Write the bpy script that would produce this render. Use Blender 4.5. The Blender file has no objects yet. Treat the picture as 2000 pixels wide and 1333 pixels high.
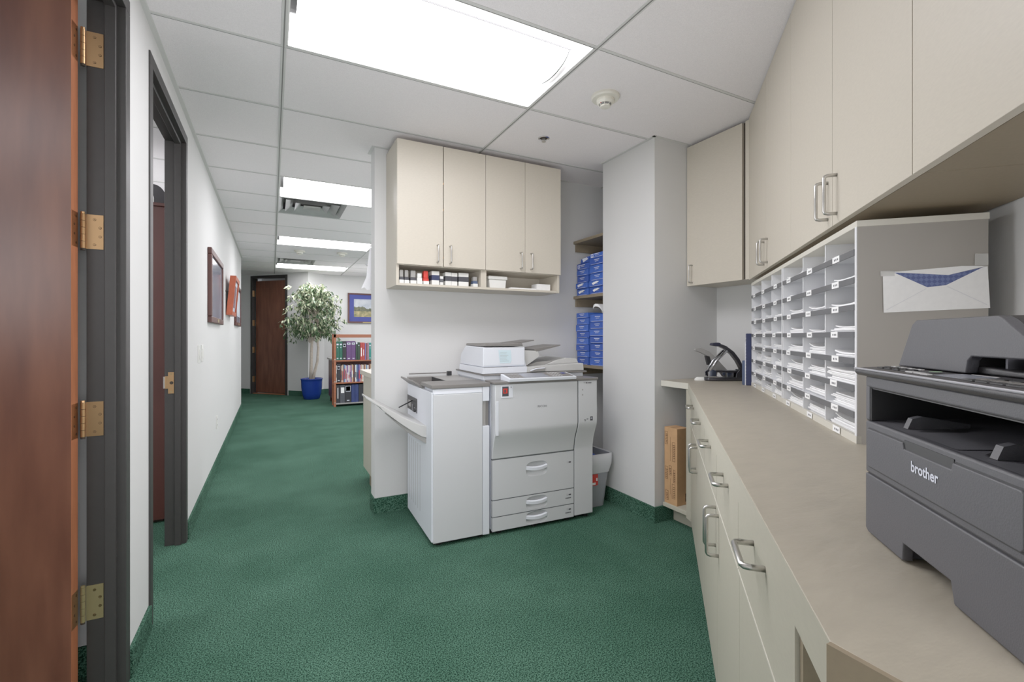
import bpy, bmesh, math, random
from mathutils import Vector, Matrix
random.seed(7)
C = bpy.context.scene
COL = C.collection
R45 = math.radians(-45)

# ------------------------------------------------------------------ materials
def lin(c):
    return tuple((x/12.92 if x <= .04045 else ((x+.055)/1.055)**2.4) for x in [v/255 for v in c])
def mat(name, rgb, rough=.5, metal=0, noise=0, nscale=20, bump=0, bscale=200, rgb2=None, spec=.5, emit=0, stretch=None, alpha=1, trans=0):
    m = bpy.data.materials.new(name); m.use_nodes = True
    nt = m.node_tree; b = nt.nodes['Principled BSDF']
    c = lin(rgb)
    b.inputs['Base Color'].default_value = (*c, 1)
    b.inputs['Roughness'].default_value = rough
    b.inputs['Metallic'].default_value = metal
    b.inputs['Specular IOR Level'].default_value = spec
    if alpha < 1: b.inputs['Alpha'].default_value = alpha
    if trans: b.inputs['Transmission Weight'].default_value = trans
    if emit:
        b.inputs['Emission Color'].default_value = (*c, 1); b.inputs['Emission Strength'].default_value = emit
    if noise or bump or rgb2:
        tc = nt.nodes.new('ShaderNodeTexCoord'); mp = nt.nodes.new('ShaderNodeMapping')
        nt.links.new(tc.outputs['Object'], mp.inputs['Vector'])
        if stretch: mp.inputs['Scale'].default_value = stretch
    if noise or rgb2:
        n = nt.nodes.new('ShaderNodeTexNoise'); n.inputs['Scale'].default_value = nscale; n.inputs['Detail'].default_value = 4
        nt.links.new(mp.outputs['Vector'], n.inputs['Vector'])
        r = nt.nodes.new('ShaderNodeValToRGB')
        r.color_ramp.elements[0].position = .3; r.color_ramp.elements[1].position = .7
        if rgb2: a, d = c, lin(rgb2)
        else: a, d = tuple(x*(1-noise) for x in c), tuple(min(1, x*(1+noise)) for x in c)
        r.color_ramp.elements[0].color = (*a, 1); r.color_ramp.elements[1].color = (*d, 1)
        nt.links.new(n.outputs['Fac'], r.inputs['Fac']); nt.links.new(r.outputs['Color'], b.inputs['Base Color'])
    if bump:
        n2 = nt.nodes.new('ShaderNodeTexNoise'); n2.inputs['Scale'].default_value = bscale; n2.inputs['Detail'].default_value = 3
        nt.links.new(mp.outputs['Vector'], n2.inputs['Vector'])
        bp = nt.nodes.new('ShaderNodeBump'); bp.inputs['Strength'].default_value = bump; bp.inputs['Distance'].default_value = .01
        nt.links.new(n2.outputs['Fac'], bp.inputs['Height']); nt.links.new(bp.outputs['Normal'], b.inputs['Normal'])
    return m
def carpet_mat():
    m = mat('carpet', (55, 112, 88), .95, bump=.8, bscale=260, spec=.1)
    nt = m.node_tree; b = nt.nodes['Principled BSDF']
    tc = nt.nodes.new('ShaderNodeTexCoord')
    n1 = nt.nodes.new('ShaderNodeTexNoise'); n1.inputs['Scale'].default_value = 200; n1.inputs['Detail'].default_value = 2
    n2 = nt.nodes.new('ShaderNodeTexNoise'); n2.inputs['Scale'].default_value = 1.6; n2.inputs['Detail'].default_value = 6; n2.inputs['Roughness'].default_value = .6
    for n in (n1, n2): nt.links.new(tc.outputs['Object'], n.inputs['Vector'])
    r1 = nt.nodes.new('ShaderNodeValToRGB'); r1.color_ramp.elements[0].position = .40; r1.color_ramp.elements[1].position = .60
    r1.color_ramp.elements[0].color = (*lin((24, 56, 42)), 1); r1.color_ramp.elements[1].color = (*lin((90, 132, 112)), 1)
    r2 = nt.nodes.new('ShaderNodeValToRGB'); r2.color_ramp.elements[0].position = .35; r2.color_ramp.elements[1].position = .7
    r2.color_ramp.elements[0].color = (.62, .70, .66, 1); r2.color_ramp.elements[1].color = (1.1, 1.06, 1.06, 1)
    mx = nt.nodes.new('ShaderNodeMix'); mx.data_type = 'RGBA'; mx.blend_type = 'MULTIPLY'; mx.inputs['Factor'].default_value = 1
    nt.links.new(n1.outputs['Fac'], r1.inputs['Fac']); nt.links.new(n2.outputs['Fac'], r2.inputs['Fac'])
    nt.links.new(r1.outputs['Color'], mx.inputs['A']); nt.links.new(r2.outputs['Color'], mx.inputs['B'])
    nt.links.new(mx.outputs['Result'], b.inputs['Base Color'])
    return m
def checker_mat(name, c1, c2, scale):
    m = mat(name, c1, .6); nt = m.node_tree; b = nt.nodes['Principled BSDF']
    tc = nt.nodes.new('ShaderNodeTexCoord'); mp = nt.nodes.new('ShaderNodeMapping'); mp.inputs['Rotation'].default_value = (0.78, 0, 0); ck = nt.nodes.new('ShaderNodeTexChecker')
    mp.inputs['Rotation'].default_value = (0, .785, 0)
    ck.inputs['Scale'].default_value = scale; ck.inputs['Color1'].default_value = (*lin(c1), 1); ck.inputs['Color2'].default_value = (*lin(c2), 1)
    nt.links.new(tc.outputs['Object'], mp.inputs['Vector']); nt.links.new(mp.outputs['Vector'], ck.inputs['Vector']); nt.links.new(ck.outputs['Color'], b.inputs['Base Color'])
    return m
M_ = {}
def m(k): return M_[k]
M_['wall'] = mat('wall_paint', (210, 210, 209), .75, bump=.05, bscale=90, spec=.3)
M_['ceil'] = mat('ceiling_tile', (240, 236, 238), .9, noise=.05, nscale=260, bump=.35, bscale=350, spec=.1)
M_['grid'] = mat('ceiling_grid_white', (205, 205, 203), .5)
M_['gridshadow'] = mat('grid_reveal', (120, 120, 118), .8)
M_['carpet'] = carpet_mat()
M_['lam'] = mat('beige_laminate', (198, 190, 175), .42, noise=.03, nscale=60, stretch=(1, 1, 4), spec=.4)
M_['lam_dk'] = mat('beige_laminate_shaded', (134, 120, 98), .55, noise=.04, nscale=120)  # laminate darkened to stand in for shade under and inside the units
M_['lam_base'] = mat('beige_laminate_base', (184, 179, 162), .42, noise=.03, nscale=60, stretch=(1, 1, 4), spec=.4)  # same laminate, dimmer and greener: low light near the carpet put into colour
M_['counter'] = mat('counter_laminate', (162, 154, 138), .4, noise=.05, nscale=14, bump=.10, bscale=45, stretch=(1, 2.5, 1), spec=.4)
M_['edge'] = mat('laminate_edge', (208, 204, 192), .45)
M_['cherry'] = mat('cherry_door', (88, 50, 38), .33, rgb2=(116, 72, 54), nscale=5, stretch=(3, 3, .5), spec=.5)
M_['cherry_edge'] = mat('cherry_edge', (150, 88, 56), .5, noise=.12, nscale=30, stretch=(3, 3, .3))
M_['cherry_dk'] = mat('dark_cherry', (76, 36, 30), .45, noise=.12, nscale=8, stretch=(2, 2, .4))
M_['frame'] = mat('frame_charcoal', (44, 42, 41), .5, noise=.05, nscale=40)
M_['brass'] = mat('satin_brass', (196, 156, 112), .32, metal=1)
M_['brass2'] = mat('aged_brass', (160, 146, 104), .4, metal=.6)
M_['screwdk'] = mat('screw_slot', (80, 62, 45), .4, metal=.8)
M_['steel'] = mat('brushed_steel', (190, 188, 184), .3, metal=1)
M_['chrome'] = mat('chrome', (205, 206, 212), .12, metal=1)
M_['gunmetal'] = mat('gunmetal', (92, 92, 98), .28, metal=.9)
M_['cop'] = mat('copier_white', (216, 220, 228), .38, spec=.5)
M_['cop_front'] = mat('copier_white_dim', (198, 200, 203), .4)  # copier white greyed for the front faces, their dimmer light in the colour
M_['cop_beige'] = mat('copier_tray_beige', (184, 184, 182), .45)
M_['cop_dk'] = mat('copier_dark_grey', (112, 109, 106), .42)
M_['cop_mid'] = mat('copier_mid_grey', (150, 148, 145), .45)
M_['seam'] = mat('seam_dark', (80, 84, 86), .8)
M_['black'] = mat('black_plastic', (28, 28, 30), .45)
M_['prn'] = mat('printer_grey', (74, 74, 79), .5, noise=.05, nscale=500, bump=.08, bscale=600)
M_['prn_dk'] = mat('printer_dark_grey', (52, 51, 54), .45, bump=.08, bscale=600)
M_['prn_in'] = mat('printer_inside', (36, 36, 38), .5)
M_['prn_lt'] = mat('printer_highlight', (170, 170, 178), .4)  # pale tone of a painted highlight on the printer
M_['key'] = mat('light_key', (196, 196, 196), .5)
M_['green'] = mat('green_key', (146, 178, 142), .5)
M_['screen'] = mat('grey_lcd', (138, 142, 152), .25)
M_['white'] = mat('white_paper', (246, 246, 246), .7, noise=.02, nscale=80)
M_['whitepl'] = mat('white_plastic', (228, 228, 224), .4)
M_['sorter'] = mat('white_shelving', (226, 227, 230), .5)
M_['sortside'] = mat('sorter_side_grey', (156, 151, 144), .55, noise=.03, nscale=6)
M_['lip'] = mat('grey_shelf_lip', (92, 93, 96), .45)
M_['ink'] = mat('ink_dark', (60, 60, 66), .6)
M_['inkred'] = mat('ink_red', (190, 60, 50), .5)
M_['blue'] = mat('ream_blue', (58, 96, 188), .45, noise=.15, nscale=30)
M_['blue2'] = mat('ream_blue_dark', (48, 82, 172), .45, noise=.12, nscale=30)
M_['inkwhite'] = mat('ink_white', (222, 226, 240), .5)
M_['cardboard'] = mat('cardboard', (192, 148, 104), .75, noise=.06, nscale=30)
M_['inkbrown'] = mat('ink_brown', (92, 60, 36), .8)
M_['bin'] = mat('bin_grey', (142, 144, 150), .45)
M_['liner'] = mat('clear_liner', (222, 224, 228), .3, alpha=.8)
M_['red'] = mat('red_label', (200, 48, 38), .5)
M_['potblue'] = mat('pot_blue', (30, 56, 150), .22, noise=.1, nscale=8)
M_['soil'] = mat('moss', (130, 130, 124), .95, bump=.6, bscale=60)
M_['bark'] = mat('pale_bark', (196, 184, 170), .8, noise=.15, nscale=30)
M_['leaf'] = mat('leaf_green', (50, 78, 50), .45, rgb2=(98, 124, 84), nscale=9)
M_['leaf2'] = mat('leaf_cream', (214, 220, 188), .5, rgb2=(170, 184, 140), nscale=14)
M_['orange'] = mat('orange_wood', (178, 78, 44), .45, noise=.1, nscale=20)
M_['mapleshelf'] = mat('bookcase_wood', (158, 92, 62), .5, noise=.12, nscale=12, stretch=(.3, 3, 3))
M_['light'] = mat('light_lens', (250, 248, 252), .5, emit=9.0)
M_['lightpan'] = mat('light_reflector', (250, 248, 252), .5, emit=6.0)
M_['lightend'] = mat('light_rim', (226, 226, 224), .5); M_['rimline'] = mat('lens_rim_line', (92, 92, 92), .8)
M_['paperblue'] = mat('note_blue', (196, 218, 226), .7)
M_['pattern'] = checker_mat('envelope_lining', (72, 86, 138), (96, 110, 160), 130)
M_['tape'] = mat('clear_tape', (225, 225, 222), .2, alpha=.45)
M_['glass'] = mat('picture_glass', (150, 152, 168), .12, noise=.25, nscale=3, spec=.8)
M_['matblue'] = mat('mat_blue', (58, 66, 140), .7)
M_['paint1'] = mat('landscape_sky', (206, 210, 214), .7, rgb2=(150, 160, 176), nscale=6)
M_['paint2'] = mat('landscape_ground', (196, 176, 130), .7, rgb2=(96, 104, 70), nscale=14)
M_['paint3'] = mat('landscape_trees', (66, 74, 60), .8, rgb2=(120, 120, 96), nscale=30)
M_['whitecloth'] = mat('white_cloth', (236, 236, 240), .85)
M_['dkcab'] = mat('black_organizer', (52, 50, 54), .5)
M_['navy'] = mat('binder_navy', (40, 48, 84), .45, noise=.1, nscale=10)
M_['slategrip'] = mat('dark_grip', (38, 40, 60), .5)
M_['slate'] = mat('binder_slate', (72, 86, 116), .5)
M_['detector'] = mat('detector_cream', (222, 219, 208), .45)
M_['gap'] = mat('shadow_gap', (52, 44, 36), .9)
M_['diff'] = mat('diffuser_metal', (176, 176, 176), .35, noise=.1, nscale=6, metal=.3)
def book_mat(k, c):
    key = 'book_' + k
    if key not in M_: M_[key] = mat(key, c, .5, noise=.08, nscale=40)
    return M_[key]

# ------------------------------------------------------------------ mesh helper
class MB:
    def __init__(s): s.bm = bmesh.new(); s.mats = []
    def mi(s, k):
        k = M_[k] if isinstance(k, str) else k
        if k not in s.mats: s.mats.append(k)
        return s.mats.index(k)
    def faces(s, pts, fs, k=None):
        vs = [s.bm.verts.new(p) for p in pts]; i = s.mi(k) if k else 0
        out = []
        for f in fs:
            try: q = s.bm.faces.new([vs[j] for j in f]); q.material_index = i; out.append(q)
            except ValueError: pass
        return out
    def box(s, x0, x1, y0, y1, z0, z1, k=None):
        p = [(x, y, z) for z in (z0, z1) for y in (y0, y1) for x in (x0, x1)]
        return s.faces(p, [(0, 2, 3, 1), (4, 5, 7, 6), (0, 1, 5, 4), (2, 6, 7, 3), (0, 4, 6, 2), (1, 3, 7, 5)], k)
    def prism(s, poly, ax, a0, a1, k=None):   # poly in the two other axes
        n = len(poly)
        def P(u, v, a): return {'z': (u, v, a), 'y': (u, a, v), 'x': (a, u, v)}[ax]
        p = [P(u, v, a0) for u, v in poly] + [P(u, v, a1) for u, v in poly]
        fs = [tuple(range(n)), tuple(range(2*n-1, n-1, -1))] + [(i, (i+1) % n, n+(i+1) % n, n+i) for i in range(n)]
        return s.faces(p, fs, k)
    def cyl(s, c, r, a, b, ax='z', n=20, k=None, r2=None):
        r2 = r if r2 is None else r2
        def P(t, rr, h):
            u, v = rr*math.cos(t), rr*math.sin(t)
            return {'z': (c[0]+u, c[1]+v, h), 'y': (c[0]+u, h, c[1]+v), 'x': (h, c[0]+u, c[1]+v)}[ax]
        p = [P(2*math.pi*i/n, r, a) for i in range(n)] + [P(2*math.pi*i/n, r2, b) for i in range(n)]
        return s.faces(p, [tuple(range(n)), tuple(range(2*n-1, n-1, -1))] + [(i, (i+1) % n, n+(i+1) % n, n+i) for i in range(n)], k)
    def lathe(s, prof, c=(0, 0), n=32, k=None, sx=1, sy=1):
        p = []; fs = []
        for r, z in prof:
            for i in range(n):
                t = 2*math.pi*i/n; p.append((c[0]+sx*r*math.cos(t), c[1]+sy*r*math.sin(t), z))
        for j in range(len(prof)-1):
            for i in range(n): fs.append((j*n+i, j*n+(i+1) % n, (j+1)*n+(i+1) % n, (j+1)*n+i))
        return s.faces(p, fs, k)
    def tube(s, pts, r, n=8, k=None, radii=None):
        pts = [Vector(p) for p in pts]; rings = []; up = None; P = []
        for i, p in enumerate(pts):
            d = ((pts[min(i+1, len(pts)-1)]-pts[max(i-1, 0)])).normalized()
            if up is None:
                up = Vector((0, 0, 1)) if abs(d.z) < .9 else Vector((1, 0, 0))
            a = d.cross(up).normalized(); b = a.cross(d).normalized(); up = b
            rr = radii[i] if radii else r
            P += [tuple(p+rr*(math.cos(2*math.pi*j/n)*a+math.sin(2*math.pi*j/n)*b)) for j in range(n)]
        fs = [tuple(range(n)), tuple(range(len(P)-1, len(P)-n-1, -1))]
        for i in range(len(pts)-1):
            for j in range(n): fs.append((i*n+j, i*n+(j+1) % n, (i+1)*n+(j+1) % n, (i+1)*n+j))
        return s.faces(P, fs, k)
    def sheet(s, grid, k=None, th=0):    # grid rows of points
        nr, nc = len(grid), len(grid[0]); p = [q for row in grid for q in row]
        return s.faces(p, [(i*nc+j, i*nc+j+1, (i+1)*nc+j+1, (i+1)*nc+j) for i in range(nr-1) for j in range(nc-1)], k)
    def plate_hole(s, x0, x1, z0, z1, y, cx, cz, a, b, k=None, n=24):   # wall in xz plane with an elliptic hole
        bm = s.bm; i = s.mi(k) if k else 0
        o = [bm.verts.new(q) for q in ((x0, y, z0), (x1, y, z0), (x1, y, z1), (x0, y, z1))]
        e = []
        for t in range(n):
            u = 2*math.pi*t/n; cc, ss = math.cos(u), math.sin(u); p = .6
            e.append(bm.verts.new((cx+a*math.copysign(abs(cc)**p, cc), y, cz+b*math.copysign(abs(ss)**p, ss))))
        # quads to corners
        for t in range(n):
            t2 = (t+1) % n; u = 2*math.pi*(t+.5)/n; qd = int(u/(math.pi/2)) % 4
            corner = o[[2, 3, 0, 1][qd]]
            f = bm.faces.new((e[t], e[t2], corner)); f.material_index = i
        for q in range(4):
            t = (q*n//4) % n
            f = bm.faces.new((e[t], o[[2, 3, 0, 1][q]], o[[1, 2, 3, 0][q]])); f.material_index = i
        return e

def build(mb, name, k=None, parent=None, bevel=0, smooth=False, base=(0, 0, 0), seg=2):
    bm = mb.bm
    bmesh.ops.translate(bm, verts=bm.verts, vec=(-base[0], -base[1], -base[2]))
    bmesh.ops.recalc_face_normals(bm, faces=bm.faces)
    me = bpy.data.meshes.new(name); bm.to_mesh(me); bm.free()
    if mb.mats:
        for q in mb.mats: me.materials.append(q)
    else: me.materials.append(M_[k] if isinstance(k, str) else k)
    if smooth:
        for p in me.polygons: p.use_smooth = True
    o = bpy.data.objects.new(name, me); COL.objects.link(o)
    if parent: o.parent = parent
    if bevel:
        md = o.modifiers.new('bevel', 'BEVEL'); md.width = bevel; md.segments = seg; md.limit_method = 'ANGLE'; md.angle_limit = math.radians(40)
        md.harden_normals = False
        for p in me.polygons: p.use_smooth = True
        e = o.modifiers.new('wn', 'WEIGHTED_NORMAL'); e.keep_sharp = True
    return o
def rotv(p, a): return (p[0]*math.cos(a)-p[1]*math.sin(a), p[0]*math.sin(a)+p[1]*math.cos(a), p[2])
class Thing:
    """An Empty at the base of a thing; parts are drawn in the frame (angle, origin) it stands in."""
    def __init__(s, name, label, cat, base=(0, 0, 0), ang=0, org=(0, 0), group=None, kind=None):
        e = bpy.data.objects.new(name, None); COL.objects.link(e); e.empty_display_size = .05
        w = rotv(base, ang); e.location = (w[0]+org[0], w[1]+org[1], w[2]); e.rotation_euler = (0, 0, ang)
        if label: e['label'] = label
        if cat: e['category'] = cat
        if group: e['group'] = group
        if kind: e['kind'] = kind
        s.e = e; s.base = base
    def part(s, name, mb, k=None, bevel=0, smooth=False, parent=None, label=None, seg=2):
        o = build(mb, name, k, parent or s.e, bevel, smooth, s.base, seg)
        if label: o['label'] = label
        return o
def solo(name, mb, label, cat, k=None, bevel=0, smooth=False, base=(0, 0, 0), ang=0, org=(0, 0), group=None, kind=None, seg=2):
    o = build(mb, name, k, None, bevel, smooth, base, seg)
    w = rotv(base, ang); o.location = (w[0]+org[0], w[1]+org[1], w[2]); o.rotation_euler = (0, 0, ang)
    if label: o['label'] = label
    if cat: o['category'] = cat
    if group: o['group'] = group
    if kind: o['kind'] = kind
    return o
def struct(name, mb, k=None, bevel=0, label=None, ang=0):
    return solo(name, mb, label, None, k, bevel, kind='structure', ang=ang)
def text_into(mb, s, size, fn, k, depth=.0008, bold=0):
    """adds lettering; fn maps (x, y, out) of the flat text to 3-D"""
    cu = bpy.data.curves.new('lettering', 'FONT'); cu.body = s; cu.size = size; cu.extrude = 0; cu.align_x = 'CENTER'; cu.align_y = 'CENTER'
    cu.resolution_u = 3; cu.offset = bold
    o = bpy.data.objects.new('lettering', cu); COL.objects.link(o)
    dg = bpy.context.evaluated_depsgraph_get(); me = bpy.data.meshes.new_from_object(o.evaluated_get(dg))
    pts = [v.co.copy() for v in me.vertices]; fs = [tuple(p.vertices) for p in me.polygons]
    bpy.data.objects.remove(o); bpy.data.curves.remove(cu); bpy.data.meshes.remove(me)
    mb.faces([fn(p.x, p.y, depth) for p in pts], fs, k)

H = 2.44
# ------------------------------------------------------------------ floor and ceiling
b = MB(); b.box(-4.5, 5.5, -2.6, 13.5, -.06, 0); struct('floor', b, 'carpet')
GX = [-4.9+.045+.06*0]  # grid
gx = [.045+1.22*k for k in range(-4, 5)]; gy = [1.64+.613*k for k in range(-7, 20)]
lights = [(0, 0), (0, 4), (0, 8), (0, 12), (-0, -4), (-2, 1), (-2, 5), (-2, -3), (2, 8), (2, 12), (2, 4+0), (-2, 10)]
light_cells = {(gx.index(.045+1.22*0)+i, 7+j) for i, j in lights}
diff_cells = {(4, 7+5): 0, (4, 7+11): 1}
bt = MB()
for i in range(len(gx)-1):
    for j in range(len(gy)-1):
        if (i, j) in light_cells: continue
        x0, x1, y0, y1 = gx[i], gx[i+1], gy[j], gy[j+1]
        if (i, j) in diff_cells: x0 = x0+.6
        bt.box(x0, x1, y0, y1, H, H+.02)
bt.box(gx[0], gx[-1], gy[0], gy[-1], H+.16, H+.18)
ceil = struct('ceiling', bt, 'ceil')
bg = MB()
for i, x in enumerate(gx): bg.box(x-.011, x+.011, gy[0], gy[-1], H-.003, H+.012, 'grid'); bg.box(x-.0025, x+.0025, gy[0], gy[-1], H-.0042, H-.003, 'gridshadow')
for y in gy: bg.box(gx[0], gx[-1], y-.0075, y+.0075, H-.0025, H+.012, 'grid'); bg.box(gx[0], gx[-1], y+.0065, y+.009, H-.003, H-.0005, 'gridshadow')
o = build(bg, 'ceiling_grid', None, ceil)

def wall(name, segs, k='wall'):
    b = MB()
    for s in segs:
        if len(s) == 6: b.box(*s)
        else: b.prism(s[0], 'z', s[1], s[2])
    return struct(name, b, k)
XW = -.44; XB = -.530
# left wall with two door openings
wall('wall_left', [(XB, XW, -2.4, 1.02, 0, H), (XB, XW, 1.02, 2.03, 2.33, H), (XB, XW, 2.03, 2.33, 0, H), (XB, XW, 2.33, 3.265, 2.33, H), (XB, XW, 3.265, 8.62, 0, H)])
wall('wall_middle', [(.607, 2.86, 3.18, 3.30, 0, H)])
wall('wall_column', [(2.15, 2.86, 2.212, 2.73, 0, H)])
wall('wall_alcove', [(2.72, 2.86, 2.73, 3.18, 0, H)])
s8 = .805*math.sqrt(2)
def CW(s, t): return ((s+t)*math.sqrt(.5), (t-s)*math.sqrt(.5))
wall('wall_right', [([(2.72, 2.212), (2.72, 2.72-s8), (.97, .97-s8), (.97, -2.4), (1.1, -2.4), (1.1, 1.1-.93*math.sqrt(2)), (2.86, 2.86-.93*math.sqrt(2)), (2.86, 2.212)], 0, H)])
wall('wall_rear', [(-.44, 1.1, -2.5, -2.4, 0, H)])
# far end of the hall
A = (-1.6, 12.16); Bc = (.63, 9.96)
def far_pt(f, off=0):   # along the 45 degree far wall from the hinge jamb
    return (-.40+f*.70710, 10.985-f*.70710)
d0, d1 = (-.385, 10.945), (.275, 10.315)
wall('wall_far', [([(-1.9, 12.46), (-.385, 10.965), (-.30, 11.05), (-1.8, 12.6)], 0, H),
                  ([(.275, 10.31), (.63, 9.96), (.95, 10.26), (3.6, 10.26), (3.6, 10.4), (.9, 10.4), (.63, 10.13), (.36, 10.395)], 0, H),
                  ([(-.385, 10.965), (.275, 10.31), (.36, 10.395), (-.30, 11.05)], 2.40, H)])
wall('wall_hall_right', [(3.5, 3.6, 3.3, 10.26, 0, H), (2.86, 3.6, 3.18, 3.3, 0, H)])
wall('wall_hall_left', [(-2.4, -2.3, 8.5, 13, 0, H), (-2.4, -.565, 8.5, 8.62, 0, H), (-2.4, -1.7, 12.4, 12.5, 0, H)])
# side offices behind the left wall
wall('wall_office_partition', [(-3.6, XB, 2.13, 2.23, 0, H)])
wall('wall_office_far', [(-3.6, XB, 6.2, 6.3, 0, H)])
wall('wall_office_side', [(-3.7, -3.6, -2.4, 6.3, 0, H), (-3.6, -.44, -2.5, -2.4, 0, H)])
wall('wall_behind_far_door', [([(-.2, 11.6), (.9, 10.6), (1.0, 10.7), (-.1, 11.7)], 0, H)])
# carpet base
def base(name, segs):
    b = MB()
    for s in segs:
        if not isinstance(s[0], tuple): b.box(*s, 0, .10)
        else: b.prism(s, 'z', 0, .10)
    return struct(name, b, 'carpet')
base('baseboard_left', [(XW, XW+.012, 2.034, 2.326), (XW, XW+.012, 3.27, 8.62), (XW, XW+.012, -2.4, 1.0)])
base('baseboard_middle', [(.607, 2.0, 3.168, 3.18), (.597, .607, 3.168, 3.3)])
base('baseboard_column', [[(2.138, 2.2), (2.30, 2.2), (2.30, 2.212), (2.15, 2.212), (2.15, 2.73), (2.138, 2.73)]])
base('baseboard_far', [[(-1.9, 12.448), (-.40, 10.968), (-.41, 10.958), (-1.91, 12.438)], [(.29, 10.285), (.63, 9.945), (.955, 10.25), (3.5, 10.25), (3.5, 10.26), (.95, 10.26), (.63, 9.96), (.30, 10.295)]])
base('baseboard_office', [(-3.6, XB, 2.118, 2.13), (-3.6, XB, 6.19, 6.2), (-3.6, XB, 2.23, 2.24)])
# wall angle along the left wall
b = MB(); b.box(XW, XW+.02, -2.4, 8.62, H-.006, H, 'grid'); b.box(2.13, 2.15, 2.19, 2.73, H-.004, H, 'grid'); b.box(2.13, 2.72, 2.192, 2.212, H-.004, H, 'grid'); b.box(.587, .607, 3.16, 3.32, H-.004, H, 'grid')
b.box(.607, 2.15, 3.16, 3.18, H-.004, H, 'grid'); struct('trim_ceiling_angle', b)

# ------------------------------------------------------------------ door frames and doors
def door_frame(b, y0, y1, zt, stops=True):
    xo, xi = XW+.006, XB-.006
    for (ya, yb) in ((y0, y0+.05), (y1-.05, y1)):
        b.box(xi, xo, ya, yb, 0, zt-.05)
    b.box(xi, xo, y0, y1, zt-.05, zt)
    # stops
    b.box(xi+.049, xi+.078, y0+.05, y0+.066, 0, zt-.05); b.box(xi+.049, xi+.078, y1-.066, y1-.05, 0, zt-.05)
    b.box(xi+.049, xi+.078, y0+.066, y1-.066, zt-.066, zt-.05)
def screw(b, x, y, z, ax='y', r=.0042):
    c = {'y': (x, z), 'x': (y, z)}[ax]; a = {'y': y, 'x': x}[ax]
    b.cyl(c, r, a, a-.0008, ax, 14, 'screwdk'); b.cyl(c, r*.74, a-.0008, a-.0014, ax, 14, 'brass'); b.cyl(c, r*.28, a-.0014, a-.0017, ax, 8, 'screwdk')
d = Thing('door_1', 'open reddish-brown wooden door with four brass hinges at the left edge of the view', None, (-.50, 1.98, 0), kind='structure')
b = MB(); door_frame(b, 1.02, 2.03, 2.33); d.part('door_frame', b, 'frame', bevel=.002)
px, py = -.547, 1.972
ang = math.radians(4)
def leafpt(u, v, z):  # u along leaf away from the hinge, v = thickness from pin side toward the camera
    dx, dy = -math.cos(ang), -math.sin(ang)*-1
    dirl = (-math.cos(ang), -math.sin(ang)); nrm = (math.sin(ang), -math.cos(ang))
    return (px+dirl[0]*u+nrm[0]*v, py+dirl[1]*u+nrm[1]*v, z)
ang = -math.radians(4)
b = MB(); u0, u1, v0, v1 = .006, .90, .006, .052
P = [leafpt(u, v, z) for z in (.012, 2.27) for v in (v0, v1) for u in (u0, u1)]
fs = b.faces(P, [(0, 2, 3, 1), (4, 5, 7, 6), (0, 1, 5, 4), (2, 6, 7, 3), (1, 3, 7, 5)], 'cherry'); b.faces(P, [(0, 4, 6, 2)], 'cherry_edge')
d.part('door_leaf', b, bevel=0)
for i, zc in enumerate((2.115, 1.52, .91, .312)):
    hb = 'brass' if i < 3 else 'brass2'
    b = MB(); hh = .056
    b.box(-.536, -.4925, 1.9775, 1.980, zc-hh, zc+hh, hb)
    for k, (sx, sz) in enumerate(((-.515, .040), (-.501, .014), (-.501, -.015), (-.515, -.042))): screw(b, sx, 1.9775, zc+sz)
    # leaf on the door edge
    P = [leafpt(u, v, z) for z in (zc-hh, zc+hh) for v in (v0, v1-.004) for u in (.006, .0095)]
    b.faces(P, [(0, 2, 3, 1), (4, 5, 7, 6), (0, 1, 5, 4), (2, 6, 7, 3), (0, 4, 6, 2), (1, 3, 7, 5)], hb)
    for k in range(4):
        q = leafpt(.006, .018+.012*(k in (1, 2)), zc+(.042, .015, -.015, -.042)[k]); b.cyl((q[1], q[2]), .004, q[0], q[0]+.0012, 'x', 10, 'screwdk')
    for k in range(5): b.cyl((px+.004, py+.001), .0068, zc-hh+k*.0224+.0006, zc-hh+(k+1)*.0224-.0006, 'z', 14, hb)
    b.cyl((px+.004, py+.001), .006, zc+hh, zc+hh+.006, 'z', 12, hb); b.cyl((px+.004, py+.001), .006, zc-hh-.006, zc-hh, 'z', 12, 'gap')
    d.part('hinge', b, smooth=False)
d = Thing('door_2', 'dark charcoal metal door frame of the second office on the left wall', None, (-.50, 2.8, 0), kind='structure')
b = MB(); door_frame(b, 2.33, 3.265, 2.33); d.part('door_frame', b, 'frame', bevel=.002)
b = MB(); b.box(-.519, -.492, 3.2125, 3.215, .857, .977, 'brass'); b.box(-.533, -.519, 3.2125, 3.215, .885, .955, 'brass'); b.cyl((-.503, .917), .009, 3.2125, 3.2119, 'y', 14, 'gap')
b.cyl((-.505, .967), .004, 3.2125, 3.2117, 'y', 10, 'brass2'); b.cyl((-.505, .867), .004, 3.2125, 3.2117, 'y', 10, 'brass2'); b.box(-.540, -.533, 3.206, 3.215, .887, .953, 'steel')
d.part('strike_plate', b)
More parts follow.
